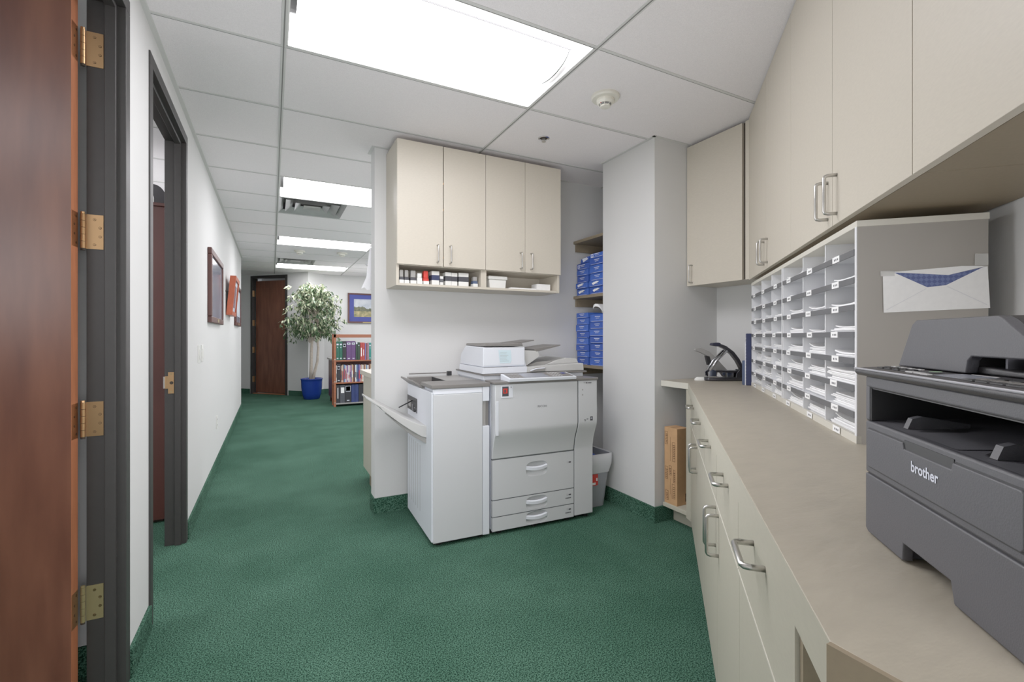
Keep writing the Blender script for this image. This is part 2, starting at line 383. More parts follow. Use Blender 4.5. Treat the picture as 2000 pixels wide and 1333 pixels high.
# door 3 at the end of the hall, in the 45 degree wall.  local frame: x along the wall, y into the wall
ang3 = math.atan2(10.31-10.965, .275+.385)
org3 = (-.385, 10.965); L3 = math.hypot(.66, .655)
d = Thing('door_3', 'closed cherry-brown door in a dark frame at the end of the hallway', None, (0, 0, 0), ang3, org3, kind='structure')
b = MB()
b.box(0, .05, -.012, .125, 0, 2.36); b.box(L3-.05, L3, -.012, .125, 0, 2.36); b.box(0, L3, -.012, .125, 2.36, 2.41)
b.box(.05, .066, .05, .09, 0, 2.36); b.box(L3-.066, L3-.05, .05, .09, 0, 2.36)
d.part('door_frame', b, 'frame', bevel=.002)
b = MB(); b.box(.07, L3-.056, .06, .10, .03, 2.31); d.part('door_leaf', b, 'cherry', bevel=.002)
b = MB(); b.box(.05, L3-.05, .0, .11, .004, .015); d.part('threshold', b, 'cherry_edge')
for zc in (2.05, 1.45, .9, .3):
    b = MB(); b.box(.05, .053, .0, .05, zc-.06, zc+.06); b.cyl((.057, -.004), .008, zc-.06, zc+.06); d.part('hinge', b, 'brass')

# ------------------------------------------------------------------ ceiling lights and fittings
lbl = {(0, 0): 'large recessed ceiling light panel above the copier area, nearest one', (0, 4): 'recessed ceiling light beside the nearer air diffuser in the hallway',
       (0, 8): 'recessed ceiling light just before the hallway smoke detectors', (0, 12): 'farthest recessed ceiling light, by the end door of the hallway'}
for (i, j) in lights:
    x0, x1, y0, y1 = .045+1.22*i+.011, .045+1.22*(i+1)-.011, 1.64+.613*j+.008, 1.64+.613*(j+1)-.008
    near = (i, j) == (0, 0)
    lab = lbl.get((i, j), 'unseen ceiling light added to brighten the entry side of the copier area' if i == 0 else 'unseen ceiling light added to brighten the side %s, row %d' % ('office' if i < 0 else 'area', j+9))  # lights missing from lbl are unseen, added to brighten the rooms
    t = Thing('ceiling_light', lab, 'light', ((x0+x1)/2, (y0+y1)/2, H), group='recessed ceiling lights')
    b = MB(); yc = (y0+y1)/2-.0
    b.box(x0, x1, y0, y1, H+.115, H+.12, 'lightend')
    for q in ((x0-.0, x0+.006, y0, y1), (x1-.006, x1, y0, y1), (x0, x1, y0, y0+.006), (x0, x1, y1-.006, y1)): b.box(*q, H-.002, H+.115, 'lightend')
    t.part('housing', b)
    b = MB()
    yl, yr = yc-.15, yc+.15
    b.faces([(x0+.006, y0+.006, H+.006), (x1-.006, y0+.006, H+.006), (x1-.006, yl, H+.07), (x0+.006, yl, H+.07)], [(0, 1, 2, 3)])
    b.faces([(x0+.006, y1-.006, H+.006), (x1-.006, y1-.006, H+.006), (x1-.006, yr, H+.07), (x0+.006, yr, H+.07)], [(0, 1, 2, 3)])
    t.part('reflector', b, 'lightpan')
    b = MB(); n = 14; g = []
    for q in range(n+1):
        a = math.pi*q/n; g.append([(xx, yc-.15*math.cos(a), H+.07-.055*math.sin(a)) for xx in (x0+.03, x1-.035)])
    b.sheet(g); t.part('lens', b, 'light', smooth=True)
    b = MB()
    for (xa, xb) in ((x0+.006, x0+.03), (x1-.035, x1-.03)):
        b.prism([(yc-.152*math.cos(math.pi*q/n), H+.072-.06*math.sin(math.pi*q/n)) for q in range(n+1)], 'x', xa, xb)
    b.box(x0+.02, x1-.02, yl-.003, yl+.001, H+.062, H+.072); b.box(x0+.02, x1-.02, yr-.001, yr+.003, H+.062, H+.072)
    t.part('lens_end_cap', b, 'rimline')
for (i, j), q in diff_cells.items():
    x0, x1, y0, y1 = gx[i]+.011, gx[i]+.6, gy[j]+.008, gy[j+1]-.008
    t = Thing('air_diffuser', ['square metal air diffuser next to the second ceiling light', 'farther square air diffuser in front of the last ceiling light'][q], 'vent', ((x0+x1)/2, (y0+y1)/2, H), group='hallway air diffusers')
    cx, cy = (x0+x1)/2, (y0+y1)/2; hw, hd = (x1-x0)/2, (y1-y0)/2
    b = MB(); b.box(x0, x1, y0, y1, H+.1, H+.11); t.part('backing', b, 'cop_mid')
    for ring, (so, si, zo, zi) in enumerate(((1, .86, 0, .03), (.80, .58, .0, .04), (.52, .34, .0, .04), (.26, .0, .005, .012))):
        b = MB(); P = [(cx+sg[0]*hw*s_, cy+sg[1]*hd*s_, H+z) for s_, z in ((so, zo), (si, zi)) for sg in ((-1, -1), (1, -1), (1, 1), (-1, 1))]
        b.faces(P, [(0, 1, 5, 4), (1, 2, 6, 5), (2, 3, 7, 6), (3, 0, 4, 7)])
        t.part('cone' if ring else 'rim', b, 'diff')
def detector(x, y, r, label):
    t = Thing('smoke_detector', label, 'smoke detector', (x, y, H), group='ceiling smoke detectors')
    b = MB(); b.lathe([(0, H), (r, H), (r, H-.012), (r*.93, H-.019), (0, H-.019)], (x, y), 40); t.part('mounting_plate', b, 'detector', bevel=.0)
    b = MB(); b.lathe([(r*.62, H-.019), (r*.62, H-.034), (r*.5, H-.043), (0, H-.043)], (x, y), 36, 'detector')
    b.lathe([(r*.42, H-.043), (r*.40, H-.050), (r*.1, H-.052)], (x, y), 36, 'gridshadow')
    b.lathe([(r*.36, H-.050), (r*.34, H-.058), (0, H-.060)], (x, y), 36, 'detector')
    for a in range(8):
        c_, s_ = math.cos(a*math.pi/4), math.sin(a*math.pi/4)
        b.tube([(x+c_*r*.5, y+s_*r*.5, H-.043), (x+c_*r*.34, y+s_*r*.34, H-.058)], .0015, 5, 'detector')
    b.cyl((x-r*.48, y-r*.1), .002, H-.041, H-.046, 'z', 8, 'red')
    t.part('sensor_head', b)
detector(1.555, 1.955, .073, 'round cream smoke detector on the ceiling near the tall upper cabinets')
detector(.362, 7.56, .075, 'smoke detector on the hallway ceiling, the left one of the two')
detector(.944, 7.47, .075, 'smoke detector on the hallway ceiling, the right one of the two')
def sprinkler(x, y, label):
    t = Thing('ceiling_sprinkler', label, 'sprinkler', (x, y, H), group='ceiling sprinklers')
    b = MB(); b.lathe([(.036, H+.001), (.036, H-.003), (.03, H-.005), (.026, H-.001)], (x, y), 32); t.part('escutcheon', b, 'chrome')
    b = MB(); b.lathe([(.027, H-.001), (.01, H-.002)], (x, y), 24, 'gap'); b.cyl((x, y), .007, H, H-.022, 'z', 12, 'steel'); b.cyl((x, y), .014, H-.022, H-.024, 'z', 16, 'steel')
    for s_ in (-1, 1): b.tube([(x+s_*.008, y, H-.004), (x+s_*.012, y, H-.012), (x, y, H-.022)], .002, 6, 'steel')
    t.part('head', b)
sprinkler(1.537, 2.548, 'small recessed chrome sprinkler head in the ceiling above the copier')
sprinkler(1.50, 8.5, 'distant sprinkler head on the hallway ceiling beside the copier wall')

# ------------------------------------------------------------------ things on the left wall
def frame_picture(label, y0, y1, z0, z1, x, fk, gk, fw=.05, th=.03):
    t = Thing('framed_picture', label, 'picture', (x, (y0+y1)/2, z0), group='framed pictures on the left wall')
    b = MB()
    for q in ((y0, y1, z0, z0+fw), (y0, y1, z1-fw, z1), (y0, y0+fw, z0+fw, z1-fw), (y1-fw, y1, z0+fw, z1-fw)): b.box(x, x+th, *q)
    t.part('frame', b, fk, bevel=.006)
    b = MB(); b.box(x+.001, x+th-.012, y0+fw-.005, y1-fw+.005, z0+fw-.005, z1-fw+.005, 'glass'); b.box(x+th-.012, x+th-.011, y0+fw+.02, y1-fw-.02, z0+fw+.08, z1-fw-.02, gk)
    t.part('print', b)
    b = MB(); b.box(x+th, x+th+.002, (y0+y1)/2-.05, (y0+y1)/2+.05, z0+.012, z0+fw-.012); t.part('title_plate', b, 'brass2')
frame_picture('large dark cherry framed print nearest on the left wall', 4.24, 5.22, 1.285, 1.865, XW, 'cherry_dk', 'glass')
frame_picture('farther dark framed print behind the orange frame on the left wall', 7.05, 8.05, 1.32, 1.875, XW, 'cherry_dk', 'paint1')
t = Thing('shadow_box', 'orange wooden shadow box frame tilting off the left wall', 'picture', (XW, 6.1, 1.41))
b = MB()
def tilt(p): return (p[0]+(p[2]-1.41)*.09, p[1], p[2])
def tbox(b, x0, x1, y0, y1, z0, z1, k):
    P = [tilt((x, y, z)) for z in (z0, z1) for y in (y0, y1) for x in (x0, x1)]
    b.faces(P, [(0, 2, 3, 1), (4, 5, 7, 6), (0, 1, 5, 4), (2, 6, 7, 3), (0, 4, 6, 2), (1, 3, 7, 5)], k)
for q in ((5.82, 6.42, 1.41, 1.45), (5.82, 6.42, 1.79, 1.83), (5.82, 5.86, 1.45, 1.79), (6.38, 6.42, 1.45, 1.79)): tbox(b, XW+.004, XW+.06, *q, 'orange')
t.part('frame', b); b = MB(); tbox(b, XW+.01, XW+.045, 5.86, 6.38, 1.45, 1.79, 'paint1'); tbox(b, XW+.045, XW+.047, 5.95, 6.29, 1.5, 1.74, 'glass'); t.part('display', b)
b = MB(); b.cyl((5.8, 1.66), .006, XW, XW+.03, 'x', 8); t.part('hook', b, 'gap')
for i, y in enumerate((3.765, 3.93)):
    t = Thing('light_switch', ['white rocker light switch nearer the office door frame', 'white rocker light switch, the farther of the pair'][i], 'switch', (XW, y, 1.06), group='light switches on the left wall')
    b = MB(); b.box(XW, XW+.005, y-.045, y+.045, 1.0, 1.118); t.part('plate', b, 'whitepl', bevel=.002)
    b = MB(); b.box(XW+.005, XW+.009, y-.017, y+.017, 1.026, 1.092); t.part('rocker', b, 'whitepl', bevel=.001)
t = Thing('wall_outlet', 'white duplex power outlet low on the left wall', 'outlet', (XW, 4.91, .41))
b = MB(); b.box(XW, XW+.005, 4.873, 4.947, .355, .47); t.part('plate', b, 'whitepl', bevel=.002)
for z in (.387, .437):
    b = MB(); b.box(XW+.005, XW+.008, 4.895, 4.925, z-.015, z+.015, 'whitepl'); b.box(XW+.008, XW+.0085, 4.902, 4.904, z-.006, z+.006, 'ink'); b.box(XW+.008, XW+.0085, 4.915, 4.917, z-.006, z+.006, 'ink'); t.part('socket', b)

# office furniture seen through door 2
t = Thing('storage_cabinet', 'tall dark cherry cabinet standing in the office behind the second door frame', 'cabinet', (-.9, 3.85, 0))
b = MB(); b.box(-1.32, -.60, 3.64, 4.08, .02, 2.0); t.part('body', b, 'cherry_dk', bevel=.002)
b = MB(); b.box(-1.335, -.595, 3.625, 4.09, 2.0, 2.02); t.part('top', b, 'cherry_dk', bevel=.002)
b = MB(); b.box(-1.3, -.62, 3.67, 4.06, 0, .02); t.part('plinth', b, 'gap')
t = Thing('desk_organizer', 'black organizer with a rounded corner on top of the office cabinet', 'organizer', (-.8, 3.85, 2.02))
arc = [(-.625-.07+.07*math.cos(a*math.pi/16), 2.10+.075*math.sin(a*math.pi/16)) for a in range(9)]
b = MB(); b.prism([(-1.05, 2.02), (-.625, 2.02)]+arc+[(-1.05, 2.175)], 'y', 3.78, 3.80); b.box(-1.05, -.63, 3.80, 3.98, 2.02, 2.03); t.part('back_panel', b, 'dkcab', bevel=.002)
t = Thing('paper_tray', 'white letter tray in front of the black organizer', 'tray', (-.8, 3.7, 2.02))
b = MB(); arc = [(-.665-.03+.03*math.cos(a*math.pi/12), 2.055+.03*math.sin(a*math.pi/12)) for a in range(7)]
b.prism([(-.95, 2.02), (-.665, 2.02)]+arc+[(-.95, 2.085)], 'y', 3.66, 3.665, 'whitepl'); b.box(-.95, -.67, 3.665, 3.775, 2.02, 2.025, 'whitepl'); t.part('tray', b)
b = MB(); b.faces([(-.93, 3.66, 2.07), (-.72, 3.655, 2.03), (-.72, 3.76, 2.035), (-.93, 3.76, 2.08)], [(0, 1, 2, 3)]); t.part('paper', b, 'white')

# ------------------------------------------------------------------ pulls
def pull(t, a, bb, out, r=.0045, k='steel', parent=None):
    """U-shaped bar pull; a and bb are the two foot points, out is the direction off the door"""
    a, bb, out = Vector(a), Vector(bb), Vector(out); d = (bb-a).normalized(); c = .008; mb = MB()
    pts = [a, a+out*.7, a+out*.92+d*c*.3, a+out+d*c, bb+out-d*c, bb+out*.92-d*c*.3, bb+out*.7, bb]
    mb.tube(pts, r, 10, k); t.part('handle', mb, smooth=True, parent=parent)

# ------------------------------------------------------------------ upper cabinet over the copier
CX = [.683, .981, 1.281, 1.584, 1.883]
t = Thing('wall_cabinet', 'four-door beige wall cabinet with open cubbies hung above the copier', 'cabinet', (1.28, 3.18, 1.497))
b = MB(); x0, x1 = CX[0], CX[4]
b.box(x0, x0+.018, 2.90, 3.178, 1.497, 2.40); b.box(x1-.018, x1, 2.90, 3.178, 1.497, 2.40); b.box(x0+.018, x1-.018, 3.165, 3.178, 1.497, 2.40)
b.box(x0+.018, x1-.018, 2.90, 3.165, 2.385, 2.40); b.box(x0+.018, x1-.018, 2.90, 3.165, 1.625, 1.64); b.box(x0+.018, x1-.018, 2.90, 3.165, 1.497, 1.512)
b.box(1.255, 1.295, 2.90, 3.165, 1.512, 1.625)
t.part('carcass', b, 'lam', bevel=.0008)
for i in range(4):
    b = MB(); b.box(CX[i]+.0015+(.003 if i == 1 else 0), CX[i+1]-.0015, 2.879, 2.898, 1.628, 2.402)
    dd = t.part('door', b, 'lam', bevel=.001)
    hx = [CX[1]-.04, CX[1]+.045, CX[3]-.04, CX[3]+.045][i]
    pull(t, (hx, 2.879, 1.652), (hx, 2.879, 1.762), (0, -.03, 0), parent=dd)
for zz in (1.68, 1.99, 2.16):
    b = MB(); b.box(CX[1]-.004, CX[1]+.006, 2.885, 2.9, zz, zz+.012); t.part('hinge', b, 'brass')
# cubby contents
FZ = 1.512
def stamp(x, w, label, kb='ink', kt='cop_mid', h=.085, y=2.935, kbase='liner'):
    t = Thing('rubber_stamp', label, 'stamp', (x, y, FZ), group='self-inking stamps in the cubby')
    b = MB(); b.box(x-w/2, x+w/2, y-.02, y+.03, FZ, FZ+.022); t.part('base', b, kbase, bevel=.001)
    b = MB(); b.box(x-w/2+.001, x+w/2-.001, y-.017, y+.027, FZ+.022, FZ+.04); t.part('body', b, kb, bevel=.002)
    b = MB(); b.box(x-w/2+.003, x+w/2-.003, y-.014, y+.024, FZ+.04, FZ+h); t.part('grip', b, kt, bevel=.004)
stamp(.722, .029, 'grey and black self-inking stamp at the far left of the cubby', kbase='whitepl')
stamp(.755, .029, 'grey and black self-inking stamp, second from the left in the cubby', kbase='whitepl')
stamp(.797, .038, 'grey stamp with round black ink body, third from the left', kbase='whitepl')
stamp(.838, .034, 'all white short stamp left of the red stamp', 'whitepl', 'whitepl', .07, kbase='whitepl')
stamp(.880, .036, 'red stamp with a white base in the cubby', 'red', 'red', .088, kbase='whitepl')
def stampbox(x0, x1, label, band, h=.09, y0=2.925, y1=2.985, split=False):
    t = Thing('stamp_box', label, 'box', ((x0+x1)/2, (y0+y1)/2, FZ), group='small labelled boxes in the cubby')
    b = MB(); b.box(x0, x1, y0, y1, FZ, FZ+h); t.part('carton', b, 'whitepl', bevel=.001)
    b = MB(); b.box(x0-.0006, x1+.0006, y0-.0006, y1, FZ+h*.35, FZ+h*.72); t.part('band', b, band)
stampbox(.920, .970, 'small box with a blue band in the cubby', 'navy')
stampbox(.976, .998, 'tiny white box with a grey mark beside the blue-banded box', 'lip', .06)
stampbox(1.012, 1.054, 'black-banded white box just right of the tiny white box', 'ink', .088)
stampbox(1.056, 1.094, 'middle black-banded white box of the three', 'ink', .087)
stampbox(1.106, 1.175, 'wide black-banded white box nearest the cubby divider', 'ink', .09)
stamp(1.222, .034, 'dark slate stamp with a grey grip by the cubby divider', 'slate', 'cop_mid', .07, kbase='whitepl')
t = Thing('card_box', 'white lidded plastic box in the right cubby', 'box', (1.39, 2.99, FZ))
b = MB(); b.prism([(1.335, FZ), (1.455, FZ), (1.46, FZ+.06), (1.33, FZ+.06)], 'y', 2.93, 3.05); t.part('box', b, 'whitepl', bevel=.003)
b = MB(); b.box(1.322, 1.468, 2.922, 3.058, FZ+.06, FZ+.085); t.part('lid', b, 'whitepl', bevel=.006)
b = MB(); b.box(1.72, 1.835, 2.95, 3.03, FZ, FZ+.05); solo('box', b, 'small plain white box at the right end of the right cubby', 'box', 'white', .001, base=(1.78, 2.99, FZ))
b = MB(); b.prism([(1.48, 2.93), (1.70, 2.925), (1.715, 3.03), (1.5, 3.04)], 'z', FZ, FZ+.008); b.prism([(1.5, 2.93), (1.71, 2.935), (1.70, 3.04), (1.49, 3.02)], 'z', FZ+.008, FZ+.012); solo('paper_stack', b, 'thin flat stack of white paper between the boxes in the right cubby', 'paper', 'white', 0, base=(1.6, 2.98, FZ))

# ------------------------------------------------------------------ corner upper cabinet and the tall uppers on the angled wall
t = Thing('corner_wall_cabinet', 'narrow single-door beige wall cabinet in the corner beside the column', 'cabinet', (2.57, 1.98, 1.512))
b = MB(); b.prism([(2.449, 1.80), (2.449, 2.208), (2.718, 2.208), (2.718, 1.62), (2.64, 1.595)], 'z', 1.512, 2.415, 'lam'); t.part('carcass', b, bevel=.0008)
b = MB(); b.box(2.43, 2.447, 1.803, 2.208, 1.508, 2.42); dd = t.part('door', b, 'lam', bevel=.001); pull(t, (2.43, 2.165, 1.527), (2.43, 2.165, 1.64), (-.03, 0, 0), parent=dd)
b = MB(); b.prism([(2.436, 1.752), (2.436, 1.786), (2.455, 1.786), (2.455, 1.752)], 'z', 1.508, 2.425, 'lam'); b.prism([(2.447, 1.786), (2.447, 1.802), (2.46, 1.802), (2.46, 1.786)], 'z', 1.512, 2.42, 'gap'); t.part('filler', b)
US, UB = .475, .80
uedges = [(-.70, .20), (.20, 1.13), (1.13, 2.05), (2.05, 2.965)]
ul = ['tall beige wall cabinet at the near end of the angled run, past the printer', 'tall beige wall cabinet above the printer at the right edge', 'tall beige two-door wall cabinet with long paired pulls above the near mail sorter', 'beige two-door wall cabinet with paired pulls next to the corner cabinet']
for (t0, t1), lab in zip(uedges, ul):
    t = Thing('wall_cabinet', lab, 'cabinet', (.64, (t0+t1)/2, 1.503), R45, group='beige wall cabinets on the angled wall')
    b = MB(); b.box(US+.02, UB, t0+.001, t1-.001, 1.505, 2.43, 'lam_dk' if False else 'lam'); b.box(US+.021, UB-.001, t0+.0012, t1-.0012, 1.5035, 1.505, 'lam_dk'); t.part('carcass', b)  # thin dark sheet paints the shade on the underside
    mid = {2.965: 2.508}.get(t1, (t0+t1)/2)
    for (a0, a1, hx) in ((t0, mid, mid-.04), (mid, t1, mid+.036)):
        b = MB(); b.box(US, US+.018, a0+.0015, a1-.0015, 1.502, 2.432); dd = t.part('door', b, 'lam', bevel=.001)
        pull(t, (US, hx, 1.53), (US, hx, 1.64), (-.032, 0, 0), .005, parent=dd)

# ------------------------------------------------------------------ base cabinets and counter
LS = .162
units = [(.67, 1.13, [(.67, 1.13)], [(.67, 1.13)], 'beige base cabinet nearest the knee space with one drawer'),
         (1.13, 2.0, [(1.13, 1.56), (1.56, 2.0)], [(1.13, 1.56), (1.56, 2.0)], 'middle beige base cabinet with two drawers and two doors'),
         (2.0, 2.9, [(2.0, 2.455), (2.455, 2.9)], [(2.0, 2.455), (2.455, 2.9)], 'farthest beige base cabinet with two drawers, next to the open shelf nook')]
for ui, (t0, t1, drs, dos, lab) in enumerate(units):
    t = Thing('base_cabinet', lab, 'cabinet', (.48, (t0+t1)/2, 0), R45, group='beige base cabinets under the counter')
    b = MB(); b.box(LS+.02, .80, t0+.0005, t1-.0005, .10, .862, 'lam_base'); t.part('carcass', b)
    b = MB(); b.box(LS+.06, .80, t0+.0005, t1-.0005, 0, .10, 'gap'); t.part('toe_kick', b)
    for (a0, a1) in drs:
        b = MB(); b.box(LS-.002, LS+.018, a0+.0015, a1-.0015, .668, .838, 'lam_base'); b.box(LS-.003, LS+.018, a0+.0015, a1-.0015, .664, .668, 'edge'); dd = t.part('drawer', b)  # pale bottom strip paints the light caught by the drawer edge
        c = (a0+a1)/2+.0; pull(t, (LS-.002, c-.05, .80), (LS-.002, c+.05, .80), (-.034, 0, 0), .0052, parent=dd)
    for q, (a0, a1) in enumerate(dos):
        b = MB(); b.box(LS, LS+.018, a0+.0015, a1-.0015, .095, .658, 'lam_base'); dd = t.part('door', b, bevel=.001)
        hy = a1-.038 if q == 0 and len(dos) == 2 else a0+.038
        if len(dos) == 2: pull(t, (LS, hy, .52), (LS, hy, .64), (-.034, 0, 0), .0052, parent=dd)
# end panel of the run and nook
t = Thing('open_shelf_unit', 'low beige open shelf nook beside the column, holding a cardboard box', 'shelf', (2.4, 2.05, 0))
b = MB(); b.prism([(2.205, 2.010), (2.205, 2.196), (2.718, 2.196), (2.718, 1.5), (2.24, 1.975)], 'z', .105, .13, 'lam_base'); t.part('shelf_board', b, bevel=.001)
b = MB(); b.prism([(2.30, 2.02), (2.30, 2.198), (2.7, 2.198), (2.7, 1.6), (2.33, 1.97)], 'z', 0, .105, 'lam_base'); t.part('plinth', b)
b = MB(); b.prism([(2.168, 1.944), (2.188, 1.994), (2.206, 1.992), (2.206, 1.906)], 'z', .10, .862, 'lam_base'); t.part('end_panel', b)
t = Thing('countertop', 'long beige laminate countertop with a clipped near corner', 'countertop', (1.4, 1.1, .86))
c1 = (2.203, 2.21); c2 = (2.198, 1.988); c3 = CW(.147, .497); rt = math.sqrt(.5)
poly = [c1, c2, c3, (.4505, -.60), (.97, -.60), (.97, .97-.80*math.sqrt(2)), (2.718, 2.718-.80*math.sqrt(2)), (2.718, 2.21)]
b = MB(); b.prism(poly, 'z', .892, .90, 'counter'); t.part('laminate_top', b, bevel=.001)
b = MB(); b.prism(poly, 'z', .864, .892, 'edge'); t.part('substrate', b)
b = MB()
def strip(p, q, w, z0, z1, k):
    d = Vector((q[0]-p[0], q[1]-p[1])).normalized(); n = Vector((-d.y, d.x))*w
    b.prism([(p[0], p[1]), (q[0], q[1]), (q[0]+n.x, q[1]+n.y), (p[0]+n.x, p[1]+n.y)], 'z', z0, z1, k)
strip((2.21-.007, 2.21), (2.1975, 1.988), .02, .866, .8995, 'edge')
strip(CW(.1465, 2.93), CW(.1465, .497), .018, .845, .8995, 'lam_base')
b2 = b; 
strip((.4495, .2475), (.4495, -.60), .02, .845, .8995, 'lam_dk')  # near edge face in darkened laminate, its shade painted in
t.part('front_edge', b)
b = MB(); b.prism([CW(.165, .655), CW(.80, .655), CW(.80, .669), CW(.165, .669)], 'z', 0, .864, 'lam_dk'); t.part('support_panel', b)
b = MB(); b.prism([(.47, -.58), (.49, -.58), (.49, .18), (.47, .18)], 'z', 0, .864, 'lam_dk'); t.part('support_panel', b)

# cardboard box in the nook
t = Thing('cardboard_box', 'tall narrow brown cardboard box standing in the shelf nook', 'box', (2.265, 2.145, .13))
b = MB(); b.box(2.215, 2.313, 2.09, 2.194, .13, .607, 'cardboard'); t.part('carton', b, bevel=.002)
b = MB(); X_ = 2.2145
def outline(y0, y1, z0, z1, w=.002):
    for q in ((y0, y1, z0, z0+w), (y0, y1, z1-w, z1), (y0, y0+w, z0, z1), (y1-w, y1, z0, z1)): b.box(X_-.0004, X_, *q)
outline(2.165, 2.188, .50, .58); outline(2.105, 2.128, .40, .52); outline(2.135, 2.155, .31, .37); outline(2.165, 2.185, .28, .36); outline(2.105, 2.12, .27, .35); outline(2.16, 2.185, .15, .21); outline(2.105, 2.13, .17, .26)
for yy, z0, z1, n in ((2.176, .51, .57, 6), (2.116, .42, .51, 8), (2.145, .32, .36, 4), (2.175, .29, .35, 5), (2.112, .28, .34, 5), (2.172, .16, .2, 4), (2.117, .18, .25, 6)):
    for i in range(n): z = z0+(z1-z0)*i/n; b.box(X_-.0004, X_, yy-.008, yy+.008*(.3+.7*random.random()), z, z+.004)
b.box(X_-.0004, X_, 2.143, 2.1445, .40, .55); b.box(X_-.0004, X_, 2.143, 2.1445, .19, .29)
text_into(b, 'FRAGILE', .018, lambda x, y, o: (X_-.0004-o*0, 2.176+y, .54+x), 'inkbrown') if False else None
b.box(2.285, 2.305, 2.0892, 2.0898, .15, .20); t.part('printing', b, 'inkbrown')
b = MB(); b.box(2.2148, 2.3132, 2.138, 2.142, .607, .6078); t.part('flap_seam', b, 'inkbrown')

# ------------------------------------------------------------------ mail sorters
tops = [1.478, 1.408, 1.335, 1.264, 1.192, 1.122, 1.051, .981, .918]
SF, SBK = .482, .752
rowname = ['top', 'second', 'third', 'fourth', 'fifth', 'sixth', 'seventh', 'bottom']
def sorter(ta, tb, divs, label, colname, which):
    t = Thing('mail_sorter', label, 'mail sorter', ((SF+SBK)/2, (ta+tb)/2, .90), R45, group='mail sorters on the counter')
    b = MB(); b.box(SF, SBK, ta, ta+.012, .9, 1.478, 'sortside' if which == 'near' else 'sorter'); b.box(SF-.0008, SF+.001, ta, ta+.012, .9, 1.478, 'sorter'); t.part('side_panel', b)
    b = MB(); b.box(SF, SBK, tb-.012, tb, .9, 1.478, 'sorter'); t.part('side_panel', b)
    b = MB(); b.box(SF-.001, SBK+.002, ta-.002, tb, 1.464, 1.480, 'edge'); t.part('top_panel', b, bevel=.001)
    b = MB(); b.box(SBK-.006, SBK, ta+.012, tb-.012, .9, 1.464, 'sorter'); t.part('back_panel', b)
    b = MB(); b.box(SF, SBK-.006, ta+.012, tb-.012, .9, .912, 'sorter'); b.box(SF-.001, SF+.01, ta, tb, .9, .920, 'edge'); t.part('bottom_panel', b)
    for dv in divs:
        b = MB(); b.box(SF+.004, SBK-.006, dv-.004, dv+.004, .912, 1.464, 'sorter'); t.part('divider', b)
    cols = [ta+.012]+list(divs)+[tb-.012]
    for r in range(1, 8):
        z = tops[r]
        b = MB(); b.box(SF+.002, SBK-.006, ta+.012, tb-.012, z-.005, z, 'sorter'); dd = t.part('shelf', b)
        b = MB(); b.box(SF-.003, SF+.002, ta+.012, tb-.012, z-.016, z, 'lip'); t.part('shelf_lip', b, parent=dd)
    for r in range(8):
        zl = tops[r+1] if r < 7 else .912
        for c in range(3):
            c0, c1_ = cols[c]+.006, cols[c+1]-.006
            # name tag
            w = .055; tc = c0+(c1_-c0)*(.55 if c == 0 else .62)+random.uniform(-.02, .02)
            b = MB(); zt = zl if r < 7 else .920
            b.box(SF-.0045, SF-.003, tc-w/2, tc+w/2, zt-.0165, zt+.001, 'white')
            for q in range(3): yy = tc-.014+q*.012; b.box(SF-.0049, SF-.0045, yy-.0035, yy+.0035-random.random()*.002, zt-.011, zt-.0055, 'ink')
            t.part('name_tag', b)
            # papers
            n = random.choice((3, 4, 6, 8)) if r > 0 else random.choice((2, 3)); h = .002*n+(.012 if r > 3 else 0)*random.random()
            if r >= 5: h += .008
            b = MB(); s0 = SF+.008+random.random()*.012; zz = zl+.0005
            k = 0; lay = max(2, int(h/.004))
            for L in range(lay):
                hh = h/lay; sk = random.uniform(-.006, .006); aa = c0+.004+abs(random.gauss(0, .012)); bb_ = c1_-.004-abs(random.gauss(0, .01))
                curl = random.uniform(0, .012) if L == lay-1 else 0
                ny = 6; g = []
                f0 = s0+sk+random.uniform(0, .012); f1 = SBK-.03
                row_lo = []; row_hi = []
                for q in range(ny+1):
                    u = q/ny; y = aa+(bb_-aa)*u; lift = curl*(abs(u-.5)*2)**3 if L == lay-1 else 0
                    row_lo.append((y, zz+lift)); row_hi.append((y, zz+hh*.8+lift))
                poly_ = row_lo+row_hi[::-1]
                n_ = len(poly_); P = [(f0, y, z) for y, z in poly_]+[(f1, y, z) for y, z in poly_]
                b.faces(P, [tuple(range(n_)), tuple(range(2*n_-1, n_-1, -1))]+[(i, (i+1) % n_, n_+(i+1) % n_, n_+i) for i in range(n_)])
                zz += hh
            solo('paper_stack', b, 'white papers in the %s slot down, %s column of the %s mail sorter' % (rowname[r], colname[c], which), 'papers', 'white', 0, base=((SF+SBK)/2, (c0+c1_)/2, zl), ang=R45, group='paper stacks in the mail sorters')
sorter(1.428, 2.212, [1.689, 1.930], 'near white mail sorter of three columns with a grey side', ['right', 'middle', 'left'], 'near')
sorter(2.216, 2.925, [2.438, 2.666], 'far white mail sorter of three columns beside the blue binder', ['right', 'middle', 'left'], 'far')
